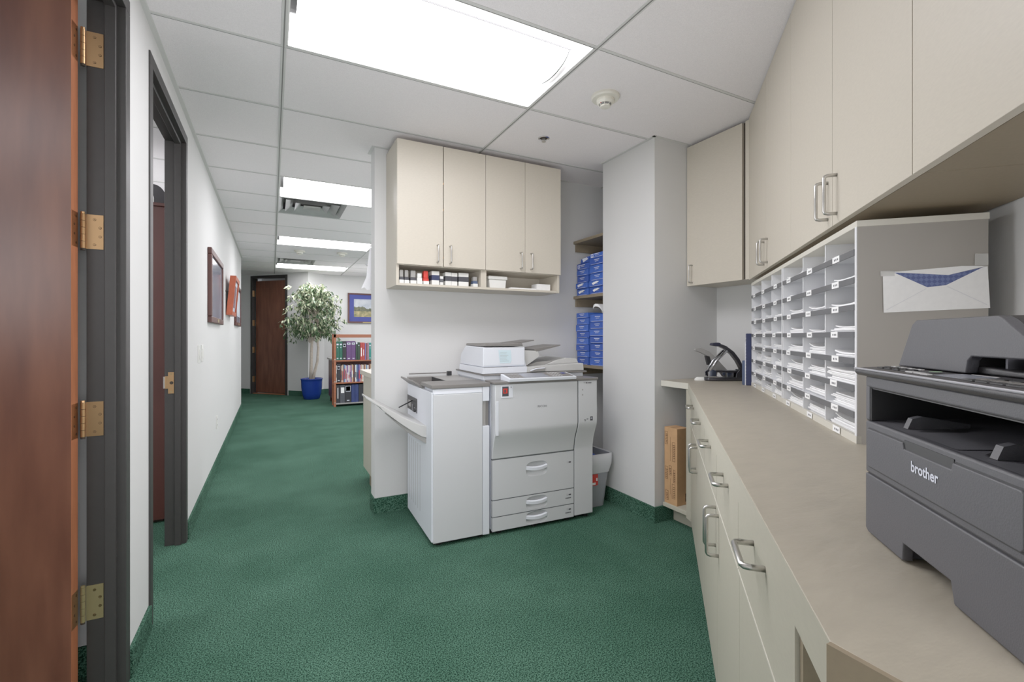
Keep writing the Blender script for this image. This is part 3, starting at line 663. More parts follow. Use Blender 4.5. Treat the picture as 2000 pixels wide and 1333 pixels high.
# envelope taped on the side of the near sorter (plane t = 1.428)
t = Thing('envelope', 'open white envelope with a blue patterned lining taped to the sorter side', 'envelope', (.645, 1.427, 1.245), R45)
b = MB(); ty = 1.4265
b.prism([(.539, 1.240), (.754, 1.248), (.749, 1.349), (.740, 1.347), (.668, 1.306), (.630, 1.302), (.560, 1.342), (.537, 1.343)], 'y', ty-.0015, ty-.001, 'white'); ev = t.part('front', b)
b = MB(); b.prism([(.560, 1.342), (.630, 1.30), (.668, 1.304), (.740, 1.347), (.673, 1.331)], 'y', ty-.0008, ty-.0006, 'pattern'); t.part('lining', b)
b = MB(); b.prism([(.540, 1.342), (.673, 1.331), (.748, 1.350), (.700, 1.352)], 'y', ty-.0004, ty-.0001, 'white'); t.part('back', b)
b = MB()
for p, q in (((.545, 1.246), (.628, 1.298)), ((.748, 1.255), (.67, 1.302))):
    b.prism([p, q, (q[0], q[1]+.0018), (p[0], p[1]+.0018)], 'y', ty-.0019, ty-.0015, 'sorter')
t.part('flap_fold', b)
for q, (s0, s1, z0, z1) in enumerate(((.724, .75, 1.352, 1.380), (.532, .562, 1.333, 1.346))):
    b = MB(); b.box(s0, s1, ty-.0024, ty-.002, z0, z1); t.part('tape', b, 'tape')

# binders beyond the far sorter
t = Thing('ring_binder', 'tall navy blue binder standing against the end of the far mail sorter', 'binder', (.50, 2.955, .9), R45)
b = MB(); b.box(.455, .66, 2.930, 2.944, .9, 1.195); t.part('cover', b, 'navy', bevel=.003)
b = MB()
for q in range(14): b.box(.4542, .455, 2.934, 2.940, .93+q*.018, .936+q*.018, 'inkwhite')
t.part('spine_marks', b)
b = MB(); b.box(.440, .62, 2.952, 2.972, .9, 1.04); solo('notebook', b, 'short slate blue notebook standing beside the tall navy binder', 'notebook', 'slate', .003, base=(.55, 2.98, .9), ang=R45)
b = MB(); b.box(.452, .63, 2.9455, 2.9505, .9, 1.145); solo('paper_sheet', b, 'white sheet standing between the navy binder and slate notebook', 'paper', 'white', 0, base=(.55, 2.964, .9), ang=R45)

# ------------------------------------------------------------------ punches on the counter.  frame: x to the right of the view, y away
angp = math.radians(-27.2); orgp = (2.52, 1.99)
t = Thing('hole_punch', 'large chrome and black lever hole punch on the counter by the corner', 'hole punch', (0, 0, .9), angp, orgp)
b = MB(); arc = [(-.125, .0), (-.11, -.022), (-.05, -.034), (.08, -.03), (.128, -.015), (.13, .03), (.1, .05), (-.09, .05), (-.12, .03)]
b.prism(arc, 'z', .902, .922, 'gunmetal'); t.part('base', b, bevel=.004)
b = MB(); b.prism([(-.11, -.020), (-.05, -.031), (-.05, .04), (-.10, .04)], 'z', .9225, .93, 'chrome'); t.part('base_plate', b, bevel=.002)
b = MB()
for y in (-.018, .032):
    b.prism([(-.11, .93), (-.06, .93), (-.065, .965), (-.09, .975), (-.112, .955)], 'y', y-.004, y+.004, 'chrome')
    b.prism([(.06, .922), (.115, .922), (.118, .965), (.085, .972), (.065, .95)], 'y', y-.004, y+.004, 'gunmetal')
t.part('side_bracket', b, bevel=.001)
b = MB(); b.box(-.075, .075, -.018, .032, .954, .966, 'gunmetal'); b.cyl((-.02, .945), .016, -.026, -.018, 'y', 16, 'black'); b.cyl((-.02, .945), .012, -.03, -.026, 'y', 16, 'chrome'); b.box(.01, .05, -.01, .03, .922, .953, 'chrome'); t.part('punch_bar', b, bevel=.001)
b = MB()
lev = []
for q in range(13):
    u = q/12; a = math.radians(8+u*82); lev.append((-.075+.187*math.sin(a)**.9, .0, .955+.172*math.cos(a)))
pts = [(-.078, 1.128), (-.045, 1.128), (.0, 1.110), (.045, 1.075), (.080, 1.03), (.103, .985), (.113, .945)]
w = [.006, .009, .010, .011, .011, .010, .008]
P = [];
for i, (x, z) in enumerate(pts):
    a, c_ = pts[max(i-1, 0)], pts[min(i+1, len(pts)-1)]; dd = Vector((c_[0]-a[0], c_[1]-a[1])).normalized(); n = (-dd.y, dd.x)
    P.append(((x+n[0]*w[i], z+n[1]*w[i]), (x-n[0]*w[i], z-n[1]*w[i])))
b.prism([p[0] for p in P]+[p[1] for p in P[::-1]], 'y', -.012, .028, 'gunmetal'); lv = t.part('lever', b, bevel=.003)
b = MB(); b.prism([(-.086, 1.122), (-.08, 1.137), (-.045, 1.140), (-.03, 1.136), (-.032, 1.122), (-.05, 1.116)], 'y', -.014, .03, 'slategrip'); t.part('grip', b, bevel=.004, parent=lv, label='dark blue rubber grip')
b = MB(); b.tube([(-.10, -.016, .965), (-.06, -.016, 1.025), (.005, -.016, 1.09)], .008, 8, 'chrome'); b.tube([(-.10, .03, .965), (-.06, .03, 1.025), (.005, .03, 1.09)], .008, 8, 'chrome'); t.part('link_arm', b, smooth=True)
t = Thing('long_reach_stapler', 'grey lever stapler with a curved arm behind the chrome hole punch', 'stapler', (-.05, .09, .9), angp, orgp)
b = MB(); b.lathe([(0, .9), (.05, .9), (.05, .908), (.035, .920), (0, .922)], (-.125, .045), 24, 'whitepl', sx=.95, sy=.5); b.box(-.13, .07, .065, .10, .9, .912, 'cop_mid'); t.part('base', b)
b = MB(); pts = [(-.158, 1.092), (-.125, 1.090), (-.075, 1.068), (-.04, 1.03), (0, .98), (.05, .93)]; w = [.006, .014, .016, .02, .024, .022]; P = []
for i, (x, z) in enumerate(pts):
    a, c_ = pts[max(i-1, 0)], pts[min(i+1, len(pts)-1)]; dd = Vector((c_[0]-a[0], c_[1]-a[1])).normalized(); n = (-dd.y, dd.x)
    P.append(((x+n[0]*w[i], z+n[1]*w[i]), (x-n[0]*w[i], z-n[1]*w[i])))
b.prism([p[0] for p in P]+[p[1] for p in P[::-1]], 'y', .07, .095, 'cop_mid'); t.part('arm', b, bevel=.004)
b = MB(); b.prism([(-.07, .912), (-.02, .912), (.0, 1.0), (-.055, 1.045)], 'y', .074, .091, 'cop_mid'); t.part('body', b, bevel=.003)
b = MB(); b.prism([(-.09, 1.055), (-.065, 1.05), (-.05, 1.0), (-.075, .995)], 'y', .0698, .0955, 'black'); t.part('window', b)

# ------------------------------------------------------------------ alcove shelves and reams
for i, (zt, lab) in enumerate(((1.955, 'top beige shelf in the alcove, empty'), (1.505, 'middle beige alcove shelf holding blue reams'), (.952, 'lower beige alcove shelf level with the copier lid'))):
    t = Thing('alcove_shelf', lab, 'shelf', (2.45, 2.95, zt), group='alcove shelves')
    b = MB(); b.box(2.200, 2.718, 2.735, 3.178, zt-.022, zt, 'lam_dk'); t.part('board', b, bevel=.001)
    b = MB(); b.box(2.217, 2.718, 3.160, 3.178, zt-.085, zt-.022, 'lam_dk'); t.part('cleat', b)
def ream(y0, y1, z0, z1, label, dx=0, logo=False, torn=False):
    X = 2.208+dx; t = Thing('paper_ream', label, 'ream', (X+.14, (y0+y1)/2, z0), group='blue paper reams on the alcove shelves')
    b = MB(); n = random.uniform(-.004, .004)
    b.prism([(X+n, y0), (X-n, y1), (X+.28, y1), (X+.28, y0)], 'z', z0, z1-.0015, 'blue' if random.random() < .6 else 'blue2'); t.part('wrapper', b, bevel=.003)
    b = MB(); yc = (y0+y1)/2; zc = (z0+z1)/2; xf = X-abs(n)-.0012
    b.box(xf-.0004, xf, yc-.035, yc+.030, zc+.008, zc+.0125, 'inkwhite'); b.box(xf-.0004, xf, yc-.025, yc+.018, zc-.003, zc, 'inkwhite'); b.box(xf-.0004, xf, y0+.015, y1-.02, z0+.004, z0+.006, 'inkwhite')
    if logo: b.box(xf-.0004, xf, y1-.045, y1-.015, zc-.012, zc+.014, 'inkwhite'); b.box(xf-.0008, xf-.0004, y1-.038, y1-.022, zc-.006, zc+.008, 'blue')
    if torn: b.faces([(xf-.001, yc-.04, zc+.012), (xf-.004, yc+.03, zc-.012), (xf-.002, yc+.05, zc+.004), (xf-.001, yc-.01, zc+.016)], [(0, 1, 2, 3)], 'white')
    t.part('printing', b)
def ords(n): return ['bottom', 'second', 'third', 'fourth', 'fifth', 'sixth', 'seventh', 'eighth', 'ninth'][:n]
def pile(zs, y0, y1, where):
    nn = len(zs)-1
    for i in range(nn):
        z0, z1 = zs[i], zs[i+1]; dx = random.uniform(-.004, .012); o = ords(nn)[i] if i < nn-1 else 'topmost'
        ream(y0+random.uniform(0, .006), y1-random.uniform(0, .006), z0, z1, '%s blue paper ream of the %s' % (o, where), dx, logo=(i == nn-1 and nn < 7), torn=(i in (0, 1) and nn < 7))
pile([1.505, 1.562, 1.608, 1.665, 1.715, 1.765], 2.995, 3.155, 'back stack on the middle shelf')
pile([1.505, 1.562, 1.61, 1.665, 1.73, 1.785, 1.822], 2.79, 2.975, 'front stack on the middle shelf')
pile([.952, 1.012, 1.062, 1.112, 1.165, 1.218, 1.272, 1.325, 1.368], 2.99, 3.155, 'back stack on the lower shelf')
pile([.952, 1.012, 1.068, 1.125, 1.18, 1.235, 1.29, 1.35], 2.78, 2.975, 'front stack on the lower shelf')
t = Thing('open_ream', 'crumpled open blue ream on top of the back stack, middle shelf', 'ream', (2.35, 3.08, 1.765))
b = MB(); b.prism([(3.0, 1.7655), (3.11, 1.7655), (3.10, 1.80), (3.04, 1.808), (2.998, 1.812)], 'x', 2.22, 2.45, 'blue2'); t.part('wrapper', b, bevel=.003)
b = MB(); b.faces([(2.217, 3.0, 1.79), (2.214, 3.06, 1.77), (2.217, 3.08, 1.80), (2.219, 3.02, 1.805)], [(0, 1, 2, 3)], 'inkwhite'); t.part('torn_flap', b)
b = MB(); b.sheet([[(2.20+.01*math.sin(i), 2.80+.11*i/6, 1.352+.055*math.sin(i/6*2.4)+.02*j) for i in range(7)] for j in (0, 1)]); b.sheet([[(2.2+.2*j, 2.80+.11*i/6, 1.372+.055*math.sin(i/6*2.4)) for i in range(7)] for j in (0, 1)])
solo('paper_sheet', b, 'curled white sheet of paper on the lower stack of reams', 'paper', 'white', smooth=True, base=(2.3, 2.85, 1.35))

# ------------------------------------------------------------------ waste bin
t = Thing('waste_bin', 'grey plastic waste bin with a clear liner between copier and column', 'bin', (2.0, 2.75, 0))
def rr(x0, x1, y0, y1, r, n=5):
    out = []
    for cx, cy, a0 in ((x1-r, y1-r, 0), (x0+r, y1-r, 90), (x0+r, y0+r, 180), (x1-r, y0+r, 270)):
        for i in range(n+1): a = math.radians(a0+90*i/n); out.append((cx+r*math.cos(a), cy+r*math.sin(a)))
    return out
def loft(b, rings, k, cap0=True, cap1=False):
    n = len(rings[0][0]); P = []
    for poly, z in rings: P += [(x, y, z) for x, y in poly]
    fs = [(j*n+i, j*n+(i+1) % n, (j+1)*n+(i+1) % n, (j+1)*n+i) for j in range(len(rings)-1) for i in range(n)]
    if cap0: fs.append(tuple(range(n)))
    if cap1: fs.append(tuple(range((len(rings)-1)*n, len(rings)*n)))
    b.faces(P, fs, k)
bx = (1.905, 2.105, 2.57, 2.93)
b = MB(); loft(b, [(rr(1.925, 2.066, 2.60, 2.90, .03), .002), (rr(bx[0], bx[1], bx[2], bx[3], .035), .352), (rr(bx[0]-.006, bx[1]+.006, bx[2]-.006, bx[3]+.006, .04), .354), (rr(bx[0]-.006, bx[1]+.006, bx[2]-.006, bx[3]+.006, .04), .366), (rr(bx[0]+.004, bx[1]-.004, bx[2]+.004, bx[3]-.004, .035), .366), (rr(1.93, 2.06, 2.605, 2.895, .03), .01)], 'bin', True, True); t.part('bin', b, smooth=False)
b = MB(); loft(b, [(rr(1.893, 2.098, 2.575, 2.925, .035), .24), (rr(bx[0]-.009, bx[1]+.009, bx[2]-.009, bx[3]+.009, .04), .30), (rr(bx[0]-.010, bx[1]+.010, bx[2]-.010, bx[3]+.010, .04), .370), (rr(bx[0]+.001, bx[1]-.001, bx[2]+.001, bx[3]-.001, .035), .371), (rr(1.92, 2.09, 2.59, 2.91, .03), .2)], 'liner', False, False); t.part('liner', b, smooth=True)
b = MB(); b.box(1.91, 1.985, 2.5745, 2.579, .16, .235, 'red'); b.box(1.925, 1.965, 2.574, 2.5745, .165, .18, 'white'); b.box(1.97, 1.98, 2.574, 2.5745, .19, .21, 'white'); t.part('label', b)
b = MB(); b.prism([(1.94, 2.62), (2.02, 2.60), (2.05, 2.72), (1.96, 2.75)], 'z', .24, .345, 'blue2'); solo('wrapper_scrap', b, 'crumpled blue ream wrapper inside the waste bin', 'wrapper', base=(2, 2.68, .25), bevel=.01)

# ------------------------------------------------------------------ COPIER
ac = math.radians(-2.1); oc = (.79, 2.51)
t = Thing('copier', 'large white floor-standing office copier with a stapling finisher on its left', 'copier', (.54, .3, 0), ac, oc)
BY = .60
b = MB(); b.box(.018, .342, .02, BY, .028, .858, 'cop'); b.box(.16, .342, .02, BY, .858, .885, 'cop'); b.box(.018, .16, .02, .23, .858, .885, 'cop'); b.box(.018, .16, .575, BY, .858, .885, 'cop'); t.part('finisher_body', b, bevel=.004)
b = MB(); b.box(-.002, .018, .004, BY, .028, .865, 'cop'); fl = t.part('finisher_side_panel', b, bevel=.004)
b = MB()
for q in range(6): y = .26+.055*q; b.box(-.0028, -.0015, y, y+.004, .12+.0*q, .52, 'cop_mid')
t.part('side_ribs', b, parent=fl)
b = MB(); b.box(.006, .300, -.006, .02, .024, .852, 'cop_front'); b.prism([(-.006, .852), (.02, .852), (.02, .884), (.002, .884)], 'x', .006, .300, 'cop'); t.part('finisher_door', b, bevel=.004)
b = MB(); b.box(.302, .344, -.003, .02, .02, .655, 'cop'); b.box(.302, .343, -.003, .02, .80, .884, 'cop'); b.box(.302, .325, .008, .022, .655, .80, 'cop_mid'); b.box(.325, .344, .012, .022, .655, .80, 'cop_dk'); t.part('finisher_grip_column', b, bevel=.003)
b = MB(); b.box(-.004, .348, -.008, .23, .885, .907, 'cop_dk'); b.box(.16, .348, .23, BY+.01, .885, .905, 'cop_mid'); b.box(-.004, .16, .575, BY+.01, .885, .908, 'cop_mid'); t.part('finisher_top', b, bevel=.003)
b = MB(); b.box(0, .16, .23, .575, .858, .864, 'cop_dk'); b.box(.155, .16, .23, .575, .864, .904, 'black'); b.box(0, .155, .23, .234, .864, .904, 'cop_dk'); b.box(0, .155, .57, .575, .864, .904, 'cop_dk'); t.part('finisher_top_recess', b)
b = MB(); b.prism([(.02, .868), (-.002, .868), (-.05, .905), (-.045, .913), (.005, .885)], 'y', .26, .60, 'cop_dk'); t.part('proof_tray_lip', b, bevel=.003)
b = MB(); b.tube([(.01, .612, .925), (.28, .612, .925)], .004, 8, 'cop_dk'); b.box(.275, .305, .595, .62, .905, .935, 'black'); t.part('top_rail', b)
b = MB(); b.box(-.0035, .0, .33, .60, .70, .79, 'black'); b.box(-.006, -.003, .34, .40, .70, .73, 'chrome'); b.box(-.007, -.003, .42, .455, .70, .745, 'gunmetal'); b.box(-.006, -.003, .5, .56, .72, .76, 'cop_mid'); b.cyl((.38, .715), .012, -.012, -.003, 'x', 12, 'black'); t.part('exit_slot', b)
b = MB(); b.tube([(-.004, .46, .765), (-.10, .40, .735)], .004, 8, 'black'); t.part('paper_lever', b)
# catch tray
def traysec(x, y0, y1, zt, th): return [(x, y0, zt-th), (x, y1, zt-th), (x, y1, zt), (x, y0, zt)]
secs = [(0.0, .11, .58, .662, .07), (-.03, .11, .58, .668, .066), (-.08, .12, .58, .69, .056), (-.15, .13, .56, .730, .045), (-.24, .14, .50, .785, .026), (-.255, .145, .40, .793, .016), (-.335, .15, .30, .846, .012)]
b = MB(); P = []
for s in secs: P += traysec(*s)
fs = [(0, 1, 2, 3), tuple(range(len(P)-4, len(P)))[::-1]]
for j in range(len(secs)-1):
    for i in range(4): fs.append((j*4+i, j*4+(i+1) % 4, (j+1)*4+(i+1) % 4, (j+1)*4+i))
b.faces(P, fs, 'cop_beige'); t.part('catch_tray', b, bevel=.003)
b = MB(); secs2 = [(0.0, .115, .5, .588, .03), (-.06, .14, .5, .622, .028), (-.11, .15, .48, .662, .03), (-.18, .16, .44, .705, .008)]; P = []
for s in secs2: P += traysec(*s)
fs = [(0, 1, 2, 3), tuple(range(len(P)-4, len(P)))[::-1]]
for j in range(3):
    for i in range(4): fs.append((j*4+i, j*4+(i+1) % 4, (j+1)*4+(i+1) % 4, (j+1)*4+i))
b.faces(P, fs, 'cop_mid'); t.part('tray_bracket', b, bevel=.002)
# main body
b = MB(); b.box(.362, 1.075, .022, BY, .03, .90, 'cop'); t.part('main_body', b, bevel=.004)
b = MB(); b.box(.36, 1.06, .05, BY-.02, .0, .03, 'black'); b.box(.02, .33, .04, BY-.02, 0, .028, 'black')
for cx_ in (.05, .30, .42, .66, .90, 1.04): b.cyl((cx_, .045), .02, 0, .028, 'z', 14, 'black')
t.part('underframe', b)
prof = [(.022, .452), (.001, .452), (-.002, .48), (-.012, .53), (-.032, .585), (-.044, .61), (-.048, .64), (-.046, .898), (.022, .898)]
b = MB(); b.prism(prof, 'x', .362, .928, 'cop_front'); fd = t.part('front_door', b, bevel=.006, seg=3)
b = MB(); prof2 = [(.022, .02), (.001, .02), (.001, .452)]+prof[2:]
b.prism([(y, max(z, .028)) for y, z in prof2], 'x', .934, 1.074, 'cop_front'); cl = t.part('side_column', b, bevel=.004, seg=2)
b = MB(); b.prism([(y+.004, max(z, .03)) for y, z in prof2], 'x', .927, .9345, 'seam'); t.part('door_gap', b)
# drawers with sculpted recess pulls
for q, (z0, z1) in enumerate(((.212, .446), (.112, .206), (.026, .106))):
    zc = (z0+z1)/2+(.037 if q == 0 else 0); a_, b_ = .075, (.045 if q == 0 else .04)
    mb = MB(); mb.box(.3635, .9265, .004, .022, z0, z1, 'cop_front')
    fsd = [f for f in mb.bm.faces if all(abs(v.co.y-.004) < 1e-6 for v in f.verts)]; bmesh.ops.delete(mb.bm, geom=fsd, context='FACES')
    e = mb.plate_hole(.3635, .9265, z0, z1, .004-.004, .66, zc, a_, b_, 'cop_front')
    for (xa, xb, za, zb) in ((.3635, .3636, z0, z1), (.9264, .9265, z0, z1), (.3635, .9265, z0, z0+.0001), (.3635, .9265, z1-.0001, z1)): mb.box(xa, xb, 0, .006, za, zb, 'cop_front')
    # dish
    n = 24; P = []; fs = []
    for j in range(6):
        s_ = math.cos(j/5*math.pi/2*.96); dpt = .018*math.sin(j/5*math.pi/2)
        for i in range(n):
            u = 2*math.pi*i/n; c_, s2 = math.cos(u), math.sin(u); p = .6
            P.append((.66+a_*s_*math.copysign(abs(c_)**p, c_), dpt, zc+b_*s_*math.copysign(abs(s2)**p, s2)))
    for j in range(5):
        for i in range(n): fs.append((j*n+i, j*n+(i+1) % n, (j+1)*n+(i+1) % n, (j+1)*n+i))
    fs.append(tuple(range(5*n, 6*n)))
    mb.faces(P, fs, 'cop_front')
    dr = t.part('paper_drawer', mb)
    mb = MB(); g = []
    sec = []
    for i in range(13):
        u = -1+2*i/12; x = .66+u*(a_-.002); yo = -.010*(1-u*u)-.001; zo = zc+.010-.007*(1-u*u)
        sec.append([(x, yo, zo-.011), (x, yo, zo+.006), (x, yo+.010, zo+.011), (x, yo+.014, zo-.011)])
    P = [p for s in sec for p in s]; fs = [(0, 1, 2, 3), (51, 50, 49, 48)]
    for j in range(12):
        for i in range(4): fs.append((j*4+i, j*4+(i+1) % 4, (j+1)*4+(i+1) % 4, (j+1)*4+i))
    mb.faces(P, fs, 'cop'); t.part('handle', mb, smooth=False, parent=dr)
    mb = MB(); fn = lambda x, y, o, zc=zc: (.877+x, -.0006, zc+.012+y)
    text_into(mb, ['1', '2', '3'][q], .016, fn, 'ink')
    mb.box(.888, .906, -.0006, -.0003, zc+.008, zc+.016, 'ink')
    if q: 
        for k in range(6): mb.box(.866+k*.007, .871+k*.007, -.0006, -.0003, zc-.012, zc-.005, 'ink')
    t.part('drawer_marks', mb, parent=dr)
for z in (.209, .109, .449):
    b = MB(); b.box(.3635, .927, .004, .02, z-.003, z+.003, 'seam'); t.part('drawer_gap', b)
# logo, switch window, column marks
yf = -.0475
b = MB(); text_into(b, 'RICOH', .019, lambda x, y, o: (.672+x*1.1, yf-.0006, .754+y), 'ink'); t.part('lettering', b, parent=fd)
b = MB(); b.box(.398, .474, yf-.002, yf, .818, .888, 'cop'); b.box(.405, .446, yf-.0032, yf-.002, .828, .885, 'ink'); b.box(.411, .438, yf-.0042, yf-.0032, .845, .873, 'red'); b.box(.417, .428, yf-.0048, yf-.0042, .85, .868, 'ink'); b.cyl((.462, .88), .003, yf-.002, yf-.003, 'y', 10, 'ink'); t.part('power_switch', b, parent=fd)
b = MB(); b.box(1.02, 1.04, yf-.0008, yf, .64, .666, 'ink'); b.box(1.024, 1.036, yf-.001, yf-.0008, .653, .658, 'cop'); b.box(.975, .986, yf-.0008, yf, .648, .652, 'ink'); b.box(.977, .988, yf-.0008, yf, .64, .644, 'ink'); b.box(.992, 1.006, yf-.0008, yf, .65, .654, 'ink')
text_into(b, 'Pro   ', .013, lambda x, y, o: (.985+x, yf-.0006, .884+y), 'ink'); b.box(.990, .999, yf-.0008, yf, .879, .887, 'ink'); b.box(1.004, 1.030, yf-.0008, yf, .880, .885, 'ink')
b.cyl((.963, .84), .005, yf-.0008, yf, 'y', 12, 'cop_mid'); b.cyl((.963, .808), .005, yf-.0008, yf, 'y', 12, 'cop_mid'); t.part('column_marks', b, parent=cl)
b = MB(); b.box(.3655, .3835, yf-.0012, yf+.002, .60, .80, 'cop'); t.part('door_grip', b, bevel=.004, parent=fd)
b = MB(); b.box(.356, 1.080, -.052, .10, .899, .914, 'cop_dk'); b.box(.90, 1.080, .10, BY, .899, .914, 'cop_dk'); b.box(.356, .9, .1, BY, .899, .912, 'cop'); t.part('top_frame', b, bevel=.003)
b = MB(); b.box(.345, 1.06, .095, BY-.01, .912, .940, 'cop'); b.box(.335, 1.075, .070, BY, .940, .950, 'cop_dk'); t.part('scanner_body', b, bevel=.003)
# control panel
b = MB(); P = []
def cp(x, y, z): return (x, y, .914+z+(y+.06)*.16)
b.faces([cp(.44, -.072, 0), cp(.90, -.072, 0), cp(.90, .055, 0), (.44, .055, .914), cp(.44, -.076, .018), cp(.90, -.076, .018), cp(.90, .055, .018), cp(.44, .055, .018)], [(0, 1, 2, 3), (4, 5, 6, 7), (0, 1, 5, 4), (1, 2, 6, 5), (2, 3, 7, 6), (3, 0, 4, 7)], 'cop'); pn = t.part('control_panel', b, bevel=.002)
b = MB(); q = .0186
b.faces([cp(.55, -.055, q), cp(.72, -.055, q), cp(.72, .045, q), cp(.55, .045, q)], [(0, 1, 2, 3)], 'screen')
b.faces([cp(.455, -.06, q-.0003), cp(.89, -.06, q-.0003), cp(.89, .05, q-.0003), cp(.455, .05, q-.0003)], [(0, 1, 2, 3)], 'cop_dk'); t.part('touch_screen', b, parent=pn)
b = MB()
for i in range(4):
    for j in range(4):
        x, y = .745+.02*i, -.05+.024*j; b.faces([cp(x, y, q+.001), cp(x+.013, y, q+.001), cp(x+.013, y+.014, q+.001), cp(x, y+.014, q+.001)], [(0, 1, 2, 3)], 'key')
for i in range(3):
    for j in range(3):
        x, y = .465+.025*i, -.05+.03*j; b.faces([cp(x, y, q+.001), cp(x+.016, y, q+.001), cp(x+.016, y+.012, q+.001), cp(x, y+.012, q+.001)], [(0, 1, 2, 3)], 'cop_mid')
x, y = .84, .0; b.faces([cp(x, y, q+.001), cp(x+.03, y, q+.001), cp(x+.03, y+.03, q+.001), cp(x, y+.03, q+.001)], [(0, 1, 2, 3)], 'matblue'); t.part('keys', b, parent=pn)
# feeder
b = MB(); side = [(.09, .992), (.082, 1.0), (.084, 1.112), (.40, 1.118), (.50, 1.06), (.51, .992)]
b.prism([(y, z) for y, z in side], 'x', .338, .62, 'cop')
t_f = t.part('feeder_body', b, bevel=.006, seg=3)
b = MB(); b.prism([(.08, .952), (.51, .952), (.51, .99), (.078, .99)], 'x', .332, .632, 'cop'); b.box(.34, .5, .0775, .0795, .988, .990, 'cop_mid'); t.part('feeder_base', b, bevel=.005)
b = MB(); b.prism([(.346, 1.118), (.350, 1.132), (.60, 1.136), (.605, 1.118)], 'y', .08, .42, 'cop_dk'); t.part('feeder_lid', b, bevel=.003)
b = MB(); b.prism([(.612, .992), (.632, .992), (.608, 1.112), (.60, 1.112)], 'y', .09, .40, 'cop'); b.prism([(.606, 1.09), (.735, 1.085), (.745, 1.05), (.64, .985), (.63, .985)], 'y', .12, .36, 'cop_beige'); t.part('feeder_guide', b, bevel=.003)
b = MB(); b.prism([(.60, 1.118), (.60, 1.132), (.80, 1.155), (.80, 1.148)], 'y', .30, .50, 'cop_dk'); b.prism([(.70, 1.098), (.90, 1.124), (.905, 1.118), (.72, 1.078)], 'y', .12, .36, 'cop_dk'); t.part('original_tray', b, bevel=.002)
b = MB(); b.prism([(.632, .952), (1.06, .952), (1.055, 1.0), (.80, .992), (.632, .985)], 'y', .082, .51, 'cop_beige'); b.prism([(.80, .992), (1.055, 1.0), (1.04, 1.028), (.96, 1.036), (.87, 1.018)], 'y', .14, .46, 'cop_beige'); t.part('document_cover', b, bevel=.004)
b = MB(); b.prism([(.65, .986), (.80, .993), (.86, 1.018), (.74, 1.012)], 'y', .15, .40, 'cop_mid'); t.part('output_well', b)
b = MB(); b.prism([(.645, .954), (.755, .96), (.76, .985), (.70, .985), (.65, .965)], 'y', .070, .084, 'cop_mid'); b.tube([(.65, .068, .962), (.69, .064, .975), (.755, .068, .978)], .004, 6, 'cop'); t.part('cover_grip', b)
b = MB(); b.faces([(.437, .0805, 1.094), (.520, .0805, 1.094), (.526, .0805, 1.03), (.519, .0805, 1.014), (.447, .0805, 1.014)], [(0, 1, 2, 3, 4)], 'paperblue')
for i in range(7): b.box(.448, .448+.06*random.uniform(.7, 1), .0798, .0802, 1.026+.009*i, 1.0272+.009*i, 'cop_mid')
solo('sticky_note', b, 'pale blue paper note taped to the front of the copier feeder', 'note', base=(.48, .08, 1.014), ang=ac, org=oc)

# ------------------------------------------------------------------ PRINTER
ap = math.radians(-132.55); op = (.755+.004, .369-.004)
# local frame: x along the front towards the camera, y from front to back reversed below
def py_(y): return y
t = Thing('printer', 'dark grey desktop laser printer with document feeder on the near counter', 'printer', (.155, .18, .9), ap, op)
Z0 = .9
def fy(y): return -(-y)
# with this rotation +y of the frame points away from the counter's wall side, so depth is written as -y... handled by sign D
D = 1.0
Wd = .305; DP = .34
def yy(v): return v
b = MB()
front_low = [(0, .004), (.008, 0), (.098, 0), (.1, .022), (.19, .022), (.196, 0), (.30, 0), (Wd, .004), (Wd, .083), (0, .083)]
b.prism([(x, Z0+.002+z*1) for x, z in front_low], 'y', yy(0), yy(.012), 'prn')
b.box(0, Wd, yy(.012), yy(DP), Z0+.024, Z0+.083, 'prn'); b.box(0, .09, .012, DP, Z0+.002, Z0+.024, 'prn'); b.box(.2, Wd, .012, DP, Z0+.002, Z0+.024, 'prn'); t.part('paper_cassette', b, bevel=.002)
b = MB(); b.box(.09, .2, .03, .05, Z0+.002, Z0+.024, 'prn_in'); t.part('cassette_recess', b)
b = MB(); b.box(.002, Wd-.002, .003, DP, Z0+.083, Z0+.0865, 'black'); t.part('cassette_gap', b)
b = MB(); b.box(0, Wd, 0, DP, Z0+.0865, Z0+.160, 'prn')
# frame around output opening
b.box(0, .013, 0, DP, Z0+.160, Z0+.210, 'prn'); b.box(.294, Wd, 0, DP, Z0+.160, Z0+.210, 'prn'); b.box(0, Wd, 0, DP, Z0+.207, Z0+.224, 'prn'); b.box(.013, .294, .17, DP, Z0+.16, Z0+.207, 'prn_in')
bd = t.part('body', b, bevel=.003)
b = MB(); b.box(.0135, .0145, .002, .1655, Z0+.161, Z0+.206, 'prn_in'); b.box(.0135, .2935, .003, .17, Z0+.2055, Z0+.2068, 'prn_in'); b.box(.0145, .2935, .14, .1655, Z0+.1755, Z0+.2055, 'prn_in'); t.part('opening_lining', b)
b = MB()
b.faces([(.015, .004, Z0+.1605), (.293, .004, Z0+.1605), (.293, .15, Z0+.172), (.015, .15, Z0+.172)], [(0, 1, 2, 3)], 'prn')
b.faces([(.10, .006, Z0+.1615), (.19, .006, Z0+.1615), (.20, .10, Z0+.1695), (.11, .10, Z0+.1695)], [(0, 1, 2, 3)], 'prn')
b.faces([(.085, .03, Z0+.1634), (.10, .015, Z0+.1624), (.11, .06, Z0+.1662), (.092, .07, Z0+.1668)], [(0, 1, 2, 3)], 'black')
b.faces([(.20, .03, Z0+.1634), (.215, .015, Z0+.1624), (.225, .07, Z0+.1672), (.205, .085, Z0+.1682)], [(0, 1, 2, 3)], 'black')
